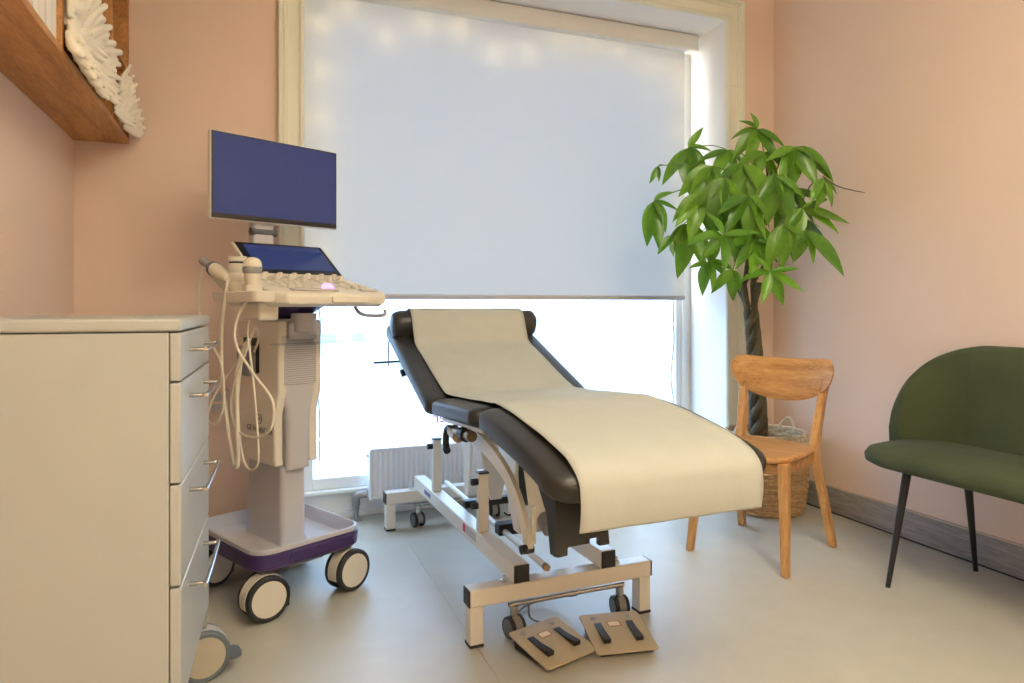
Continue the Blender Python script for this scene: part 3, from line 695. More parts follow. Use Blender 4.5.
# ================================================================== TREATMENT COUCH
BR = R(1.8); BO = Vector((.975, 2.0, 0))
T = thing('treatment_couch', 'black padded treatment couch on white steel lift frame', 'treatment couch', tuple(BO), BR)
BM = Matrix.Translation(BO) @ Matrix.Rotation(BR, 4, 'Z')
def pad(name, centre, W, Tk, m, parent, r_end=(.05, .05), nseg=26, er=None, bulge=0.0):
    """padded section: centre = (y, z) line; rounded cross-section, rounded ends"""
    pts = interp([(0, y_, z_) for y_, z_ in centre], max(2, nseg // (len(centre) - 1)))
    ls = [0]
    for a, b in zip(pts[:-1], pts[1:]): ls.append(ls[-1] + (b - a).length)
    Lt = ls[-1]
    def at(sv):
        sv = min(max(sv, 0), Lt)
        for i in range(len(ls) - 1):
            if ls[i + 1] >= sv - 1e-9:
                q = (sv - ls[i]) / max(ls[i + 1] - ls[i], 1e-9)
                return pts[i].lerp(pts[i + 1], q), (pts[i + 1] - pts[i]).normalized()
    rt = Tk / 2
    ss = [0] + [rt * (1 - math.cos(math.pi / 2 * k / 6)) for k in range(1, 6)]
    body = [rt + (r_end[0] - rt) * k / 4 for k in range(5)] if r_end[0] > rt else [rt]
    tail = [Lt - v for v in reversed(ss)]
    tb = [Lt - rt - (r_end[1] - rt) * (4 - k) / 4 for k in range(5)] if r_end[1] > rt else [Lt - rt]
    mid = [body[-1] + (tb[0] - body[-1]) * k / 12 for k in range(1, 12)]
    S = ss + body + mid + tb + tail
    rows = []
    for sv in S:
        c, d = at(sv); nrm = Vector((0, -d.z, d.y)); nrm = nrm if nrm.z > 0 else -nrm
        ht = rt
        for dist in (sv, Lt - sv):
            if dist < rt: ht = min(ht, rt * math.sqrt(max(0.0, 1 - (1 - dist / rt) ** 2)))
        ht = max(ht, .0015)
        wd = W / 2
        for dist, rr in ((sv, r_end[0]), (Lt - sv, r_end[1])):
            if dist < rr: wd = min(wd, W / 2 - rr + rr * math.sqrt(max(0.0, 1 - (1 - dist / rr) ** 2)))
        row = []
        n = 40
        for k in range(n):
            a = 2 * math.pi * k / n; ca, sa = math.cos(a), math.sin(a)
            e = 2 / 9.0
            x = wd * (abs(ca) ** e) * (1 if ca >= 0 else -1)
            # side rounding of radius rt
            xx = x; zt = ht * (abs(sa) ** (2 / 4.2)) * (1 if sa >= 0 else -1)
            row.append(c + Vector((xx, 0, 0)) + nrm * zt)
        rows.append(row)
    return MB().rings(rows).build(name, m, parent, angle=60)
pad('back_pad', [(.475, .658), (.85, .802), (1.215, .944)], .700, .074, 'black_vinyl', T, (.04, .06))
pad('seat_pad', [(.462, .672), (.22, .690), (-.005, .702)], .690, .070, 'black_vinyl', T, (.04, .04))
pad('leg_pad', [(-.012, .704), (-.16, .690), (-.34, .658), (-.47, .628), (-.552, .596)], .672, .080, 'black_vinyl', T, (.04, .085))
# seat seam boards below the pads
def board(name, m, x0, x1, y0, z0, y1, z1, tk, parent, bevel=.002):
    d = Vector((0, y1 - y0, z1 - z0)).normalized(); nrm = Vector((0, -d.z, d.y)); nrm = nrm if nrm.z > 0 else -nrm
    vs = []
    for p in (Vector((0, y0, z0)), Vector((0, y1, z1))):
        for x in (x0, x1):
            for q in (-tk, 0): vs.append(p + Vector((x, 0, 0)) + nrm * q)
    return MB().add(vs, [(0, 1, 3, 2), (4, 6, 7, 5), (0, 4, 5, 1), (2, 3, 7, 6), (1, 5, 7, 3), (0, 2, 6, 4)]).build(name, m, parent, bevel)
board('back_board', 'black_plastic', -.30, .30, .50, .646, 1.17, .906, .014, T)
board('seat_board', 'bed_white', -.30, .30, .45, .636, .02, .664, .014, T)
board('leg_board', 'black_plastic', -.295, .295, -.03, .662, -.49, .592, .016, T)
# black shroud at the foot corner
MB().prism([(-.302, .60), (-.296, .436), (-.266, .438), (-.266, .458), (-.205, .460), (-.205, .471), (-.180, .472), (-.180, .450), (-.148, .450), (-.154, .51), (-.154, .60)], XZ, -.488, -.470).build('foot_shroud', 'black_plastic', T, 0.004)
MB().prism([(-.488, .60), (-.488, .440), (-.46, .440), (-.44, .53), (-.38, .60), (-.25, .628), (-.20, .640), (-.22, .636)], YZ, -.302, -.292).build('shroud_side', 'black_plastic', T, 0.003)
# upper frame
for s in (-1, 1):
    box('frame_tube', 'bed_white', T, s * .20 - .018, s * .20 + .018, .0, .95, .590, .622, 0.003)
    if s > 0: continue
    # curved leg-support plate
    arc = interp([(0, .30, .595), (0, .20, .585), (0, .05, .552), (0, -.06, .505), (0, -.14, .438), (0, -.185, .350)], 6)
    outl = []; innl = []
    for i, p in enumerate(arc):
        d = (arc[min(i + 1, len(arc) - 1)] - arc[max(i - 1, 0)]).normalized(); nn = Vector((0, -d.z, d.y))
        wv = .028 - .010 * i / len(arc)
        outl.append(((p + nn * wv).y, (p + nn * wv).z)); innl.append(((p - nn * wv).y, (p - nn * wv).z))
    MB().prism(outl + innl[::-1], YZ, s * .235 - .008, s * .235 + .008).build('curved_support', 'bed_white', T, 0.002)
    MB().cyl((s * .235 - .026, -.185, .352), (s * .235 + .012, -.185, .352), .013, n=14).build('stop_knob', 'black_rubber', T)
    box('leg_strut', 'bed_white', T, s * .215 - .006, s * .215 + .006, -.175, -.163, .36, .47)
for yy in (.05, .5, .92): box('cross_tube', 'bed_white', T, -.18, .18, yy - .015, yy + .015, .592, .620, 0.003)
for s in (-1, 1): board('back_strut', 'bed_white', s * .20 - .014, s * .20 + .014, .52, .640, 1.05, .845, .028, T)
BXO = -.022
# base frame: rails, cross bars, feet
for s in (-1, 1):
    r_ = box('base_rail', 'bed_white', T, BXO + s * .157 - .027, BXO + s * .157 + .027, -.003, 1.215, .178, .236, 0.004)
    box('end_cap', 'black_plastic', r_, BXO + s * .157 - .0265, BXO + s * .157 + .0265, -.007, -.0032, .179, .235, 0.002)
    if s < 0:
        xs = BXO - .157 - .0272
        box('decal', 'ink_blue', r_, xs - .0004, xs, .93, 1.03, .200, .218)
        d_ = box('decal', 'ink_red', r_, xs - .0004, xs, .46, .49, .196, .226)
        box('decal', 'device_grey', r_, xs - .0004, xs, .345, .455, .196, .226)
for yy in (.025, 1.197):
    c_ = box('cross_bar', 'bed_white', T, BXO - .326, BXO + .326, yy - .028, yy + .028, .124, .178, 0.004)
    for s in (-1, 1):
        box('end_cap', 'black_plastic', c_, BXO + min(s * .326, s * .331), BXO + max(s * .326, s * .331), yy - .0275, yy + .0275, .125, .177, 0.002)
        f_ = box('foot', 'bed_white', T, BXO + s * .304 - .022, BXO + s * .304 + .022, yy - .024, yy + .024, .008, .124, 0.003)
        box('foot_pad', 'black_rubber', f_, BXO + s * .304 - .0225, BXO + s * .304 + .0225, yy - .0245, yy + .0245, 0, .008)
    MB().tube([(BXO - .172, yy - .005, .06), (BXO - .172, yy - .005, .098), (BXO - .16, yy - .005, .104), (BXO + .20, yy - .005, .104), (BXO + .215, yy - .005, .098), (BXO + .215, yy - .005, .06)], .008, 10, 3).build('castor_bar', 'steel', T)
    for s in (-1, 1):
        castor(T, (BXO + (-.172 if s < 0 else .215), yy - .005, 0), .068, .050, R(12 if s < 0 else -8), 'grey_plastic', 'black_rubber', 'grey_band', 'grey_band', stem=.10)
    for s in (-1, 1):
        MB().lathe([(.006, .1785), (.011, .1785), (.011, .186), (.006, .188), (.006, .198), (.002, .201)], 10, Matrix.Translation((BXO + s * .205, yy, 0))).build('bolt', 'chrome', T)
# posts with black caps and knobs
for s in (-1, 1):
    for yy, z1 in ((.92, .462), (.34, .445)):
        p_ = box('post', 'bed_white', T, BXO + s * .16 - .019, BXO + s * .16 + .019, yy - .016, yy + .016, .2362, z1, 0.003)
        box('post_cap', 'black_plastic', p_, BXO + s * .16 - .020, BXO + s * .16 + .020, yy - .017, yy + .017, z1, z1 + .005, 0.001)
        for zz in ((z1 - .03,) if yy > .5 else (z1 - .03, z1 - .115)):
            MB().cyl((BXO + s * .16 - .019, yy, zz), (BXO + s * .16 - .042, yy, zz), .012, n=14).build('knob', 'black_rubber', p_)
# lift plates and actuator
for s in (-1, 1):
    MB().prism([(.62, .59), (.84, .59), (.80, .50), (.745, .26), (.705, .26), (.67, .50)], YZ, s * .105 - .006, s * .105 + .006).build('lift_plate', 'bed_white', T, 0.003)
    MB().prism([(.24, .59), (.46, .59), (.40, .48), (.27, .25), (.22, .25), (.25, .46)], YZ, s * .085 - .006, s * .085 + .006).build('lift_plate', 'bed_white', T, 0.003)
MB().cyl((0, .16, .27), (0, .46, .42), .026, n=18).build('actuator', 'grey_band', T)
MB().cyl((0, .46, .42), (0, .74, .56), .014, n=14).build('actuator_rod', 'chrome', T)
MB().prism([(.27, .33), (.38, .30), (.42, .44), (.36, .52), (.30, .48)], YZ, -.06, .06).build('motor', 'grey_plastic', T, 0.008)
box('cross_axle', 'black_plastic', T, -.105, .015, .37, .42, .196, .238, 0.004)
box('cross_axle', 'black_plastic', T, -.125, .125, .70, .74, .210, .240, 0.004)
rod = MB().tube([(-.082, .03, .205), (-.082, .5, .212), (-.082, 1.1, .22)], .011, 10, 2).build('linkage_rod', 'bed_white', T)
MB().cyl((-.082, .012, .2045), (-.082, .0295, .2047), .012, n=8).build('rod_nut', 'bronze', rod)
# hinge clamp and lever at the seat side
hg = MB().cyl((-.30, .12, .624), (-.30, .30, .610), .018, n=16).build('hinge_clamp', 'bronze', T)
MB().cyl((-.30, .17, .6205), (-.30, .215, .617), .024, n=16).build('clamp_collar', 'black_plastic', hg)
MB().cyl((-.30, .315, .609), (-.30, .255, .600), .023, n=16).build('clamp_nut', 'bronze', hg)
MB().tube([(-.30, .30, .612), (-.30, .36, .612), (-.302, .385, .600), (-.306, .385, .56), (-.306, .375, .535)], .012, 10, 4).build('lever', 'black_plastic', hg)
MB().cyl((-.305, .385, .535), (-.305, .37, .528), .013, n=12).build('lever_tip', 'black_rubber', hg)
# front-facing webs of the lift arms
MB().prism([(-.115, .589), (.07, .589), (.0, .262), (-.05, .262)], XZ, .606, .616).build('lift_web', 'bed_white', T, 0.003)
MB().prism([(-.080, .50), (.05, .50), (.015, .252), (-.045, .252)], XZ, .206, .216).build('lift_web', 'bed_white', T, 0.003)
# head-end crank
cr = MB().tube([(-.31, 1.16, .925), (-.335, 1.17, .90), (-.338, 1.17, .80), (-.338, 1.17, .765)], .004, 8, 3).build('crank_rod', 'steel', T)
MB().cyl((-.30, 1.02, .800), (-.42, 1.10, .790), .005, n=8).build('crank_arm', 'black_plastic', T)
MB().cyl((-.31, .92, .765), (-.34, .92, .755), .016, n=12).build('crank_knob', 'black_rubber', T)
box('crank_bracket', 'bed_white', T, -.318, -.300, .92, 1.04, .765, .80, 0.003)

# head cushion
t = thing('head_cushion', 'black vinyl head bolster at the raised end of the couch', 'cushion', tuple(BM @ Vector((0, 1.06, .905))), BR)
rows = []
rs = random.Random(5)
n = 26
Xs = [1.045 * v for v in (-.338, -.336, -.330, -.318, -.300, -.27, -.2, -.1, 0, .1, .2, .27, .300, .318, .330, .336, .338)]
Sc = [.05, .55, .80, .95, 1, 1, 1, 1, 1, 1, 1, 1, 1, .95, .80, .55, .05]
for x, s in zip(Xs, Sc):
    row = []
    for k in range(n):
        a = 2 * math.pi * k / n
        ry, rz = .057, .063
        wr = 1 + (.03 * math.sin(5 * a + x * 60) if abs(x) > .25 else 0)
        e = 2 / 2.2
        y_ = ry * s * wr * (abs(math.cos(a)) ** e) * (1 if math.cos(a) > 0 else -1); z_ = rz * s * wr * (abs(math.sin(a)) ** e) * (1 if math.sin(a) > 0 else -1)
        q = R(20); row.append(Vector((x, y_ * math.cos(q) - z_ * math.sin(q), .056 + y_ * math.sin(q) + z_ * math.cos(q))))
    rows.append(row)
MB().rings(rows).build('cover', 'black_vinyl', t, angle=60)

# paper sheet
PT = [(1.128, .955), (1.113, .994), (1.075, 1.028), (1.030, 1.026), (.996, .990), (.966, .925), (.93, .875), (.80, .826), (.62, .757), (.50, .718), (.44, .716), (.30, .7225), (.15, .734), (.02, .742), (-.03, .746), (-.15, .7355), (-.30, .715), (-.42, .693), (-.50, .671), (-.550, .638), (-.562, .600), (-.562, .555), (-.555, .516)]
ps = interp([(0, a, b) for a, b in PT], 4)
rows = []
rs = random.Random(9)
for i, p in enumerate(ps):
    row = []
    for j in range(25):
        x = -.272 + .544 * j / 24 - .002
        wv = .0010 * math.sin(i * .55 + j * .35) + 0.0008 * math.sin(i * 1.7 - j * .6)
        if i > len(ps) - 14: wv = .003 * math.sin(j * .45 + .5) * (i - len(ps) + 14) / 14
        d = (ps[min(i + 1, len(ps) - 1)] - ps[max(i - 1, 0)]).normalized(); nn = Vector((0, d.z, -d.y))
        row.append(p + Vector((x, 0, 0)) + nn * (abs(wv) + .0025))
    rows.append(row)
sh = MB().rings(rows, False, False, closed=False).build('paper_sheet', 'couch_paper', None, angle=80)
so = sh.modifiers.new('thickness', 'SOLIDIFY'); so.thickness = .0008; so.offset = 0
sh.location = BO; sh.rotation_euler = (0, 0, BR)
tag(sh, 'cream paper sheet running the length of the black couch', 'paper sheet')

# ================================================================== FOOT PEDALS
def pedal(label, pos, rz):
    t = thing('foot_pedal', label, 'foot pedal', pos, rz, 'beige foot switches of the couch')
    # wedge: far edge raised, near edge low
    w_, d_ = .196, .195
    MB().prism([(-d_ / 2 + .012, .002), (d_ / 2 - .02, .002), (d_ / 2 - .004, .040), (-d_ / 2 + .012, .010)], lambda a, b, dd: Vector((dd, a, b)), -w_ / 2 + .014, w_ / 2 - .014).build('rubber_base', 'black_rubber', t, 0.002)
    sl = math.atan2(.030, d_)
    M = Matrix.Translation((0, 0, .0285)) @ Matrix.Rotation(sl, 4, 'X')
    pt = MB().prism(rrect(w_, d_, .010, 3), lambda a, b, dd: M @ Vector((a, b, dd)), -.002, .004).build('plate', 'pedal_beige', t, 0.001)
    for s in (-1, 1):
        MB().prism([(-.055, .0045), (.045, .0045), (.045, .007), (.0, .010), (-.045, .018), (-.055, .018)], lambda a, b, dd: M @ Vector((dd, a, b)), s * .052 - .0115, s * .052 + .0115).build('rocker', 'black_plastic', t, 0.002)
        MB().lathe([(.010, .0042), (.010, .0048), (.0085, .0048), (.0085, .0042)], 16, M @ Matrix.Translation((s * .058, .072, 0))).build('arrow_mark', 'device_grey', pt)
    fr = MB().prism(rrect(.044, .028, .002, 2), lambda a, b, dd: M @ Vector((a, b + .038, dd)), .0041, .0045).build('label_frame', 'oak', pt)
    MB().prism(rrect(.036, .020, .002, 2), lambda a, b, dd: M @ Vector((a, b + .038, dd)), .0046, .0048).build('label_field', 'plaster_white', pt)
    return t
pedal('beige two-rocker foot pedal lying turned, next to the front left foot of the couch', (.856, 1.888, 0), R(16))
pedal('beige two-rocker foot pedal lying square, next to the front right foot of the couch', (1.072, 1.872, 0), R(-10))
cbl = MB().tube([(.84, 2.005, .006), (.82, 2.06, .005), (.83, 2.13, .005), (.90, 2.19, .012), (1.0, 2.17, .03), (1.04, 2.10, .06), (1.03, 2.06, .098)], .004, 8, 5).build('pedal_cable', 'grey_band')
tag(cbl, 'grey pedal cable looping on the floor under the couch', 'cable')
cb2 = MB().tube([(.94, 1.985, .008), (.91, 2.04, .006), (.87, 2.09, .012), (.855, 2.075, .06), (.855, 2.06, .10)], .0035, 8, 5).build('pedal_cable', 'grey_band')
tag(cb2, 'grey pedal cable running straight up to the couch cross bar', 'cable')

# ================================================================== PLANT IN BASKET
BC = Vector((2.485, 2.825, 0))
t = thing('woven_basket', 'round woven seagrass basket with pale rim behind the wooden chair', 'basket', tuple(BC))
def weave(z0, z1, rfun, rows_n, tk, n=96, ph=0, amp=.005):
    mb = MB()
    for i in range(rows_n):
        z = z0 + (z1 - z0) * (i + .5) / rows_n; hh = (z1 - z0) / rows_n * .58
        r = rfun(z)
        ring = []
        for k in range(n):
            a = 2 * math.pi * k / n
            rr = r + amp * math.sin(k * 2 * math.pi / 6 + (math.pi if (i + ph) % 2 else 0))
            ring.append([Vector(((rr + tk * math.cos(b)) * math.cos(a), (rr + tk * math.cos(b)) * math.sin(a), z + hh * math.sin(b))) for b in [2 * math.pi * q / 5 for q in range(5)]])
        vs = [p for row in ring for p in row]; fs = []
        for k in range(n):
            for q in range(5):
                a0 = k * 5 + q; a1 = k * 5 + (q + 1) % 5; b0 = ((k + 1) % n) * 5 + q; b1 = ((k + 1) % n) * 5 + (q + 1) % 5
                fs.append((a0, b0, b1, a1))
        mb.add(vs, fs)
    return mb
rf = lambda z: .178 + .020 * math.sin(math.pi * min(1, z / .40)) + .012 * (z / .40)
o = weave(.006, .33, rf, 22, .005).build('woven_body', 'seagrass', t); o['kind'] = 'stuff'
o = weave(.335, .405, rf, 4, .006, ph=1, amp=.007).build('woven_rim', 'seagrass_pale', t); o['kind'] = 'stuff'
MB().lathe([(.16, .004), (.172, .006), (rf(.2) - .006, .2), (rf(.33) - .007, .33), (rf(.33) - .012, .33), (.165, .01)], 48).build('liner', 'seagrass', t)
for a0 in (195, 15):
    pts = []
    for k in range(9):
        q = k / 8; a = R(a0 - 14 + 28 * q)
        rr = rf(.40) + .004 + .018 * math.sin(math.pi * q)
        pts.append((rr * math.cos(a), rr * math.sin(a), .39 + .055 * math.sin(math.pi * q)))
    MB().tube(pts, .008, 8, 2).build('handle', 'seagrass_pale', t)
t = thing('soil_pot', 'dark plant pot with soil standing inside the woven basket', 'pot', tuple(BC + Vector((0, 0, .012))))
MB().lathe([(.12, 0), (.155, .29), (.162, .292), (.162, .30), (.15, .30), (.148, .275)], 40).build('pot', 'black_plastic', t)
MB().lathe([(.147, .268), (.147, .272), (.09, .279), (.0005, .282)], 32).build('soil', 'soil', t)

CL = [
((2.066, 2.902, 1.843), [(55,0.136,0.1), (5,0.130,0.2), (232,0.238,0.3), (262,0.226,0.5), (292,0.204,0.5), (325,0.170,0.2)]),
((1.897, 2.914, 1.742), [(245,0.100,0.1), (268,0.084,0.2), (20,0.045,0.1)]),
((1.851, 2.878, 1.56), [(38,0.110,0.1), (345,0.132,0.2), (300,0.165,0.3), (275,0.242,0.3), (256,0.231,0.1)]),
((2.322, 2.697, 1.913), [(182,0.132,0.1), (225,0.187,0.3), (250,0.198,0.4), (300,0.198,0.3), (330,0.165,0.2), (140,0.099,0.1), (100,0.099,0.0)]),
((2.153, 2.601, 1.715), [(250,0.189,0.3), (272,0.294,0.3), (312,0.304,0.3), (215,0.178,0.2), (285,0.210,0.5)]),
((2.034, 2.668, 1.705), [(240,0.232,0.3), (265,0.201,0.4), (288,0.190,0.4), (215,0.211,0.2)]),
((2.046, 2.589, 1.636), [(245,0.258,0.3), (275,0.248,0.3), (300,0.207,0.4), (220,0.186,0.2)]),
((2.385, 2.512, 1.79), [(265,0.220,0.4), (240,0.189,0.3), (290,0.210,0.4), (318,0.241,0.2), (330,0.252,0.1), (200,0.157,0.2)]),
((2.444, 2.404, 1.63), [(290,0.143,0.2), (320,0.113,0.1), (262,0.153,0.2), (235,0.143,0.3)]),
((2.378, 2.461, 1.497), [(345,0.238,0.1), (330,0.207,0.1), (260,0.165,0.3), (225,0.176,0.3), (20,0.124,0.0)]),
((2.372, 2.431, 1.388), [(312,0.266,0.2), (250,0.153,0.3), (215,0.184,0.3), (280,0.153,0.4)]),
((2.223, 2.414, 1.407), [(270,0.200,0.3), (240,0.210,0.3), (300,0.170,0.3), (330,0.130,0.2)]),
((1.94, 2.469, 1.357), [(115,0.128,0.2), (5,0.167,0.2), (178,0.167,0.2), (270,0.177,0.3), (225,0.148,0.3), (310,0.128,0.3)]),
((1.941, 2.575, 1.245), [(250,0.153,0.3), (330,0.122,0.2), (195,0.102,0.2), (285,0.132,0.3), (60,0.112,0.1)]),
((2.169, 2.435, 1.197), [(330,0.170,0.2), (250,0.150,0.3), (10,0.130,0.1), (180,0.140,0.2), (290,0.160,0.3), (130,0.110,0.2)]),
((2.047, 2.535, 1.209), [(220,0.142,0.2), (265,0.142,0.3), (300,0.112,0.3), (150,0.132,0.2)]),
((1.986, 2.773, 1.437), [(230,0.162,0.2), (200,0.130,0.1), (285,0.238,0.2), (258,0.271,0.1), (310,0.152,0.3)]),
((2.077, 2.47, 1.541), [(235,0.200,0.3), (265,0.210,0.3), (290,0.220,0.3), (320,0.180,0.2), (205,0.180,0.2)]),
((2.225, 2.466, 1.64), [(230,0.193,0.3), (260,0.224,0.3), (290,0.234,0.3), (325,0.173,0.2)]),
((1.969, 2.672, 1.565), [(230,0.199,0.3), (255,0.231,0.3), (285,0.210,0.3), (210,0.178,0.2), (320,0.157,0.2)]),
((2.141, 2.499, 1.345), [(230,0.173,0.3), (260,0.183,0.3), (300,0.183,0.3), (340,0.153,0.2), (180,0.153,0.2)]),
((2.135, 2.608, 1.472), [(210,0.189,0.3), (250,0.189,0.3), (290,0.210,0.3), (330,0.178,0.2), (150,0.136,0.2)]),
((2.428, 2.603, 1.606), [(250,0.216,0.3), (280,0.216,0.3), (310,0.216,0.2), (345,0.195,0.1)]),
((1.904, 2.804, 1.388), [(230,0.119,0.2), (270,0.108,0.2)]),
((2.324, 2.643, 1.789), [(200,0.184,0.3), (240,0.216,0.3), (285,0.216,0.3), (320,0.216,0.2), (345,0.162,0.1)]),
((2.218, 2.791, 1.822), [(200,0.167,0.2), (240,0.201,0.3), (275,0.201,0.3), (330,0.167,0.1)]),
]
TB = Vector((2.445, 2.82, .292))
PLANT = thing('money_tree', 'tall green braided money tree with drooping leaves in the basket', 'potted plant', tuple(TB))
top = Vector((2.355, 2.80, 1.16))
# braided trunk
for k in range(4):
    pts = []
    for i in range(46):
        q = i / 45; c = TB.lerp(top, q) + Vector((.012 * math.sin(q * 3), 0, 0)) - TB
        a = q * 15.0 + k * math.pi / 2; rr = .032 * (1 - .25 * q) * (1.0 + .25 * math.sin(2 * a))
        if q > .86: rr += (q - .86) * .22
        pts.append(c + Vector((rr * math.cos(a if q < .86 else .86 * 15 + k * math.pi / 2), rr * math.sin(a if q < .86 else .86 * 15 + k * math.pi / 2), 0)))
    MB().tube(pts, lambda q: (.024 * (1 - .30 * q) if q < .84 else .0165), 9, 1).build('braided_stem', 'bark', PLANT)
hubs = [Vector(p) for p in ((2.36, 2.76, 1.34), (2.44, 2.72, 1.36), (2.40, 2.80, 1.50), (2.30, 2.74, 1.50), (2.48, 2.62, 1.45), (2.38, 2.68, 1.62))]
for k, h in enumerate(hubs):
    b0 = top + Vector((.03 * math.cos(k * 1.6), .03 * math.sin(k * 1.6), -.01))
    mid = b0.lerp(h, .5) + Vector((0, 0, .02))
    MB().tube([b0 - TB, mid - TB, h - TB], lambda q: .009 * (1 - .5 * q), 8, 5).build('branch', 'bark', PLANT)
# leaf meshes
def leaf_mesh(nm, bend, fold, wid):
    rows = []; NL = 8
    for i in range(NL + 1):
        q = i / NL
        wq = wid * (math.sin(math.pi * (q ** .78)) ** .85) * (1 - .12 * q) if 0 < i < NL else .006
        z = -bend * q * q; y_ = q * (1 - .25 * bend * q)
        rows.append([Vector((-wq, y_, z + fold * wq)), Vector((-wq * .5, y_, z + fold * wq * .35)), Vector((0, y_, z)), Vector((wq * .5, y_, z + fold * wq * .35)), Vector((wq, y_, z + fold * wq))])
    mb = MB().rings(rows, False, False, closed=False)
    me = bpy.data.meshes.new(nm); me.from_pydata(mb.v, [], mb.f); me.update(); me.materials.append(MATS['leaf_green'])
    for p in me.polygons: p.use_smooth = True
    return me
LM = [leaf_mesh('leaf_a', .16, .28, .17), leaf_mesh('leaf_b', .30, .38, .19), leaf_mesh('leaf_c', .06, .22, .16), leaf_mesh('leaf_d', .42, .3, .18)]
CR = Vector((.9336, -.3584, 0)); CU = Vector((0, 0, 1)); CF = Vector((.3584, .9336, 0))
rs = random.Random(21)
def keep_in(p):
    p = Vector(p)
    return p
def put_leaf(base, d, nrm, ln_):
    tip = base + d * ln_
    if tip.x > 2.735: d = (Vector((2.735, tip.y, tip.z)) - base).normalized()
    yv = d.normalized(); zv = (nrm - yv * nrm.dot(yv)).normalized(); xv = yv.cross(zv)
    M = Matrix((xv, yv, zv)).transposed().to_4x4()
    o = bpy.data.objects.new('leaf', rs.choice(LM)); COL.objects.link(o); o.parent = PLANT
    o.matrix_local = Matrix.Translation(base - TB) @ M @ Matrix.Diagonal((ln_ * rs.uniform(.9, 1.1), ln_, ln_, 1))
def stalk(c):
    h = min(hubs, key=lambda q: (q - c).length); mid = h.lerp(c, .55) + Vector((0, 0, .06 * (c - h).length / .3))
    MB().tube([h - TB, mid - TB, c - TB], lambda q: .0042 * (1 - .5 * q), 6, 4).build('leaf_stalk', 'petiole', PLANT)
for c, ls in CL:
    c = Vector(c); stalk(c)
    for ang, ln_, k in ls:
        d = (CR * math.cos(R(ang)) + CU * math.sin(R(ang)) - CF * (k + rs.uniform(-.15, .15))).normalized()
        nrm = (CU * .75 - CF * .75 + CR * rs.uniform(-.5, .5))
        put_leaf(c, d, nrm, ln_ * (1 + .5 * k * k))
# inner and rear foliage
for k in range(20):
    a = rs.uniform(0, 2 * math.pi); e = rs.uniform(-.7, .9); rr = rs.uniform(.5, 1)
    c = Vector((2.36 + .27 * rr * math.cos(a) * math.cos(e), 2.70 + .20 * rr * math.sin(a) * math.cos(e), 1.50 + .26 * rr * math.sin(e)))
    stalk(c); out = Vector((math.cos(a), math.sin(a), .25)).normalized(); n_ = rs.choice((5, 5, 6))
    sd = out.cross(CU).normalized()
    for q in range(n_):
        f = R(-110 + 220 * q / (n_ - 1))
        d = (out * math.cos(f) * .8 + sd * math.sin(f) * .8 - CU * rs.uniform(.35, 1.0)).normalized()
        put_leaf(c, d, CU + out * .5, rs.uniform(.13, .19))
# one long bare shoot reaching towards the bench
MB().tube([Vector(p) - TB for p in ((2.444, 2.404, 1.64), (2.48, 2.36, 1.59), (2.53, 2.30, 1.56), (2.56, 2.28, 1.552))], lambda q: .0035 * (1 - .6 * q), 6, 4).build('shoot', 'bark', PLANT)

# ================================================================== WOODEN CHAIR
CHR = thing('wooden_chair', 'light oak chair with curved backrest in front of the plant basket', 'chair', (2.0575, 2.364, 0), R(-66.1))
# seat: rounded, slightly dished
def seat_outline(k=1.0):
    o = []
    for i in range(40):
        a = 2 * math.pi * i / 40; ca, sa = math.cos(a), math.sin(a); e = 2 / 3.6
        x = .222 * (abs(ca) ** e) * (1 if ca > 0 else -1); y_ = .215 * (abs(sa) ** e) * (1 if sa > 0 else -1)
        x *= 1 - .16 * (y_ + .215) / .43
        o.append((x * k, y_ * k - .025))
    return o
rows = []
for k, z in ((.90, .418), (.98, .424), (1.0, .432), (.995, .441), (.975, .4445)): rows.append([Vector((a, b, z + .006 * abs(a / .22) ** 2)) for a, b in seat_outline(k)])
for k in (.8, .55, .25, .02): rows.append([Vector((a, b, .4445 - .009 * (1 - k) + .006 * abs(a / .22) ** 2)) for a, b in seat_outline(k)])
MB().rings(rows).build('seat', 'oak_chair', CHR, angle=50)
def taper(name, p0, p1, w0, d0, w1, d1, parent, m='oak_leg', bevel=.005):
    p0, p1 = Vector(p0), Vector(p1)
    rows = [[p + Vector((sx * w_ / 2, sy * d_ / 2, 0)) for sx, sy in ((-1, -1), (1, -1), (1, 1), (-1, 1))] for p, w_, d_ in ((p0, w0, d0), (p1, w1, d1))]
    return MB().rings(rows).build(name, m, parent, bevel)
for s in (-1, 1):
    taper('leg', (s * .207, -.232, 0), (s * .180, -.185, .428), .028, .030, .040, .042, CHR)
    rear = interp([(s * .209, .245, 0), (s * .190, .190, .22), (s * .170, .150, .40), (s * .168, .158, .47), (s * .178, .195, .62), (s * .188, .225, .735)], 5)
    rows = []
    for i, p in enumerate(rear):
        q = i / (len(rear) - 1); w_ = .032; d_ = .034 + .026 * math.exp(-((q - .5) / .22) ** 2)
        rows.append([p + Vector((sx * w_ / 2, sy * d_ / 2, 0)) for sx, sy in ((-1, -1), (1, -1), (1, 1), (-1, 1))])
    MB().rings(rows).build('leg', 'oak_leg', CHR, 0.004)
    box('apron_rail', 'oak_chair', CHR, s * .165 - .010, s * .165 + .010, -.17, .135, .375, .417, 0.002)
box('apron_rail', 'oak_chair', CHR, -.16, .16, -.195, -.175, .378, .417, 0.002)
box('apron_rail', 'oak_chair', CHR, -.15, .15, .125, .145, .378, .417, 0.002)
rows = []
NB = 36
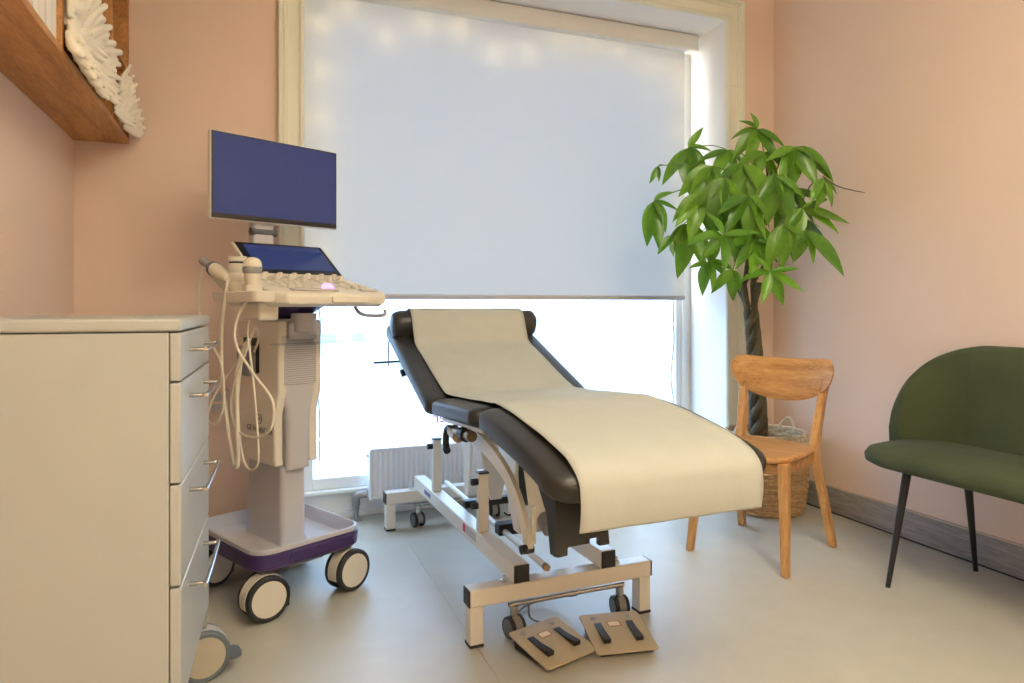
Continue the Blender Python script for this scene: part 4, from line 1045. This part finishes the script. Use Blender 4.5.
for i in range(NB + 1):
    u = math.sin(math.pi * (i / NB - .5)); x = .232 * u
    top_z = .822 - .014 * (1 - u * u)
    bot_z = .620 + .085 * (abs(u) ** 2.4)
    e = max(0.0, (abs(u) - .80) / .20); dz = .052 * (1 - math.sqrt(max(0, 1 - e * e)))
    top_z -= dz; bot_z += dz
    yb = .238 - .055 * u * u + .0
    row = []
    for zz, th_ in ((bot_z, .004), (bot_z + .006, .009), ((bot_z + top_z) / 2, .0095), (top_z - .006, .009), (top_z, .004)): row.append(Vector((x, yb + (zz - .72) * .16 - th_, zz)))
    for zz, th_ in ((top_z, .004), (top_z - .006, .009), ((bot_z + top_z) / 2, .0095), (bot_z + .006, .009), (bot_z, .004)): row.append(Vector((x, yb + (zz - .72) * .16 + th_, zz)))
    rows.append(row)
MB().rings(rows).build('backrest', 'oak_chair', CHR, angle=50)

# ================================================================== GREEN BENCH
BN = thing('velvet_bench', 'olive green velvet bench with rounded back and thin black legs', 'bench', (2.485, 1.485, 0))
HL = .655; HS = .622
def bench_ring(z, g, y_off=0.0):
    o = []
    n = 14
    x0, x1 = -.235 - g, .235 + g * .2; r = .19
    for cx, cy, a0 in ((x1 - .05, HS + g - .05, 0), (x0 + r, HS + g - r, 90), (x0 + r, -HS - g + r, 180), (x1 - .05, -HS - g + .05, 270)):
        rr = .05 if cx > 0 else r
        for k in range(n + 1):
            a = R(a0 + 90 * k / n); o.append(Vector((cx + rr * math.cos(a), cy + rr * math.sin(a), z)))
    return o
MB().rings([bench_ring(.422, -.04), bench_ring(.425, -.015), bench_ring(.436, 0), bench_ring(.458, .002), bench_ring(.478, -.008), bench_ring(.488, -.03), bench_ring(.492, -.09)]).build('seat', 'velvet_green', BN, angle=60)
# backrest: plan curve with height profile
def plan(sv):
    """sv from -1 (far end by the basket) to 1 (near end): plan position and inward normal"""
    yy = HL * 1.0
    if abs(sv) > .62:
        q = (abs(sv) - .62) / .38; a = q * R(82)
        rx, ry = .215, .245
        x = .235 - rx + rx * math.cos(a); y_ = (yy - ry) + ry * math.sin(a)
        n = Vector((-math.cos(a) / rx, -math.sin(a) / ry, 0)).normalized()
    else:
        x = .235; y_ = (yy - .245) * abs(sv) / .62; n = Vector((-1, 0, 0))
    s = -1 if sv > 0 else 1
    return Vector((x, s * y_, 0)), Vector((n.x, s * n.y, 0))
def height(sv):
    a = abs(sv)
    if a < .50: return .890
    q = (a - .50) / .50
    return .475 + .415 * math.sqrt(max(0.0, 1 - q ** 2.3))
def back_panel(name, s0, s1):
    rows = []
    N = 22
    for i in range(N + 1):
        sv = s0 + (s1 - s0) * i / N; p, n = plan(sv); h = height(sv); z0 = .455; row = []
        lean = lambda z: n * (-.02 * (z - .47) / .4)
        for q in (0, .35, .7, .93, .985): z = z0 + (h - z0) * q; row.append(p + lean(z) + n * (.055 if q < .98 else .045) + Vector((0, 0, z)))
        row.append(p + lean(h) + n * .028 + Vector((0, 0, h)))
        for q in (.985, .93, .7, .35, 0): z = z0 + (h - z0) * q; row.append(p + lean(z) + n * (0 if q < .98 else .010) + Vector((0, 0, z)))
        rows.append(row)
    return MB().rings(rows).build(name, 'velvet_green', BN, angle=60)
back_panel('back_panel', -.995, -.6205)
back_panel('back_panel', -.6195, .6195)
back_panel('back_panel', .6205, .995)
for sy in (1, -1):
    for (x0, y0, x1, y1) in ((-.267, .387, -.150, .400), (.190, .376, .095, .345)):
        MB().cyl((x0, sy * y0, .003), (x1, sy * y1, .424), .0085, .016, n=16).build('leg', 'black_metal', BN)
        MB().cyl((x0, sy * y0, 0), (x0, sy * y0, .003), .009, n=12).build('leg_glide', 'black_rubber', BN)
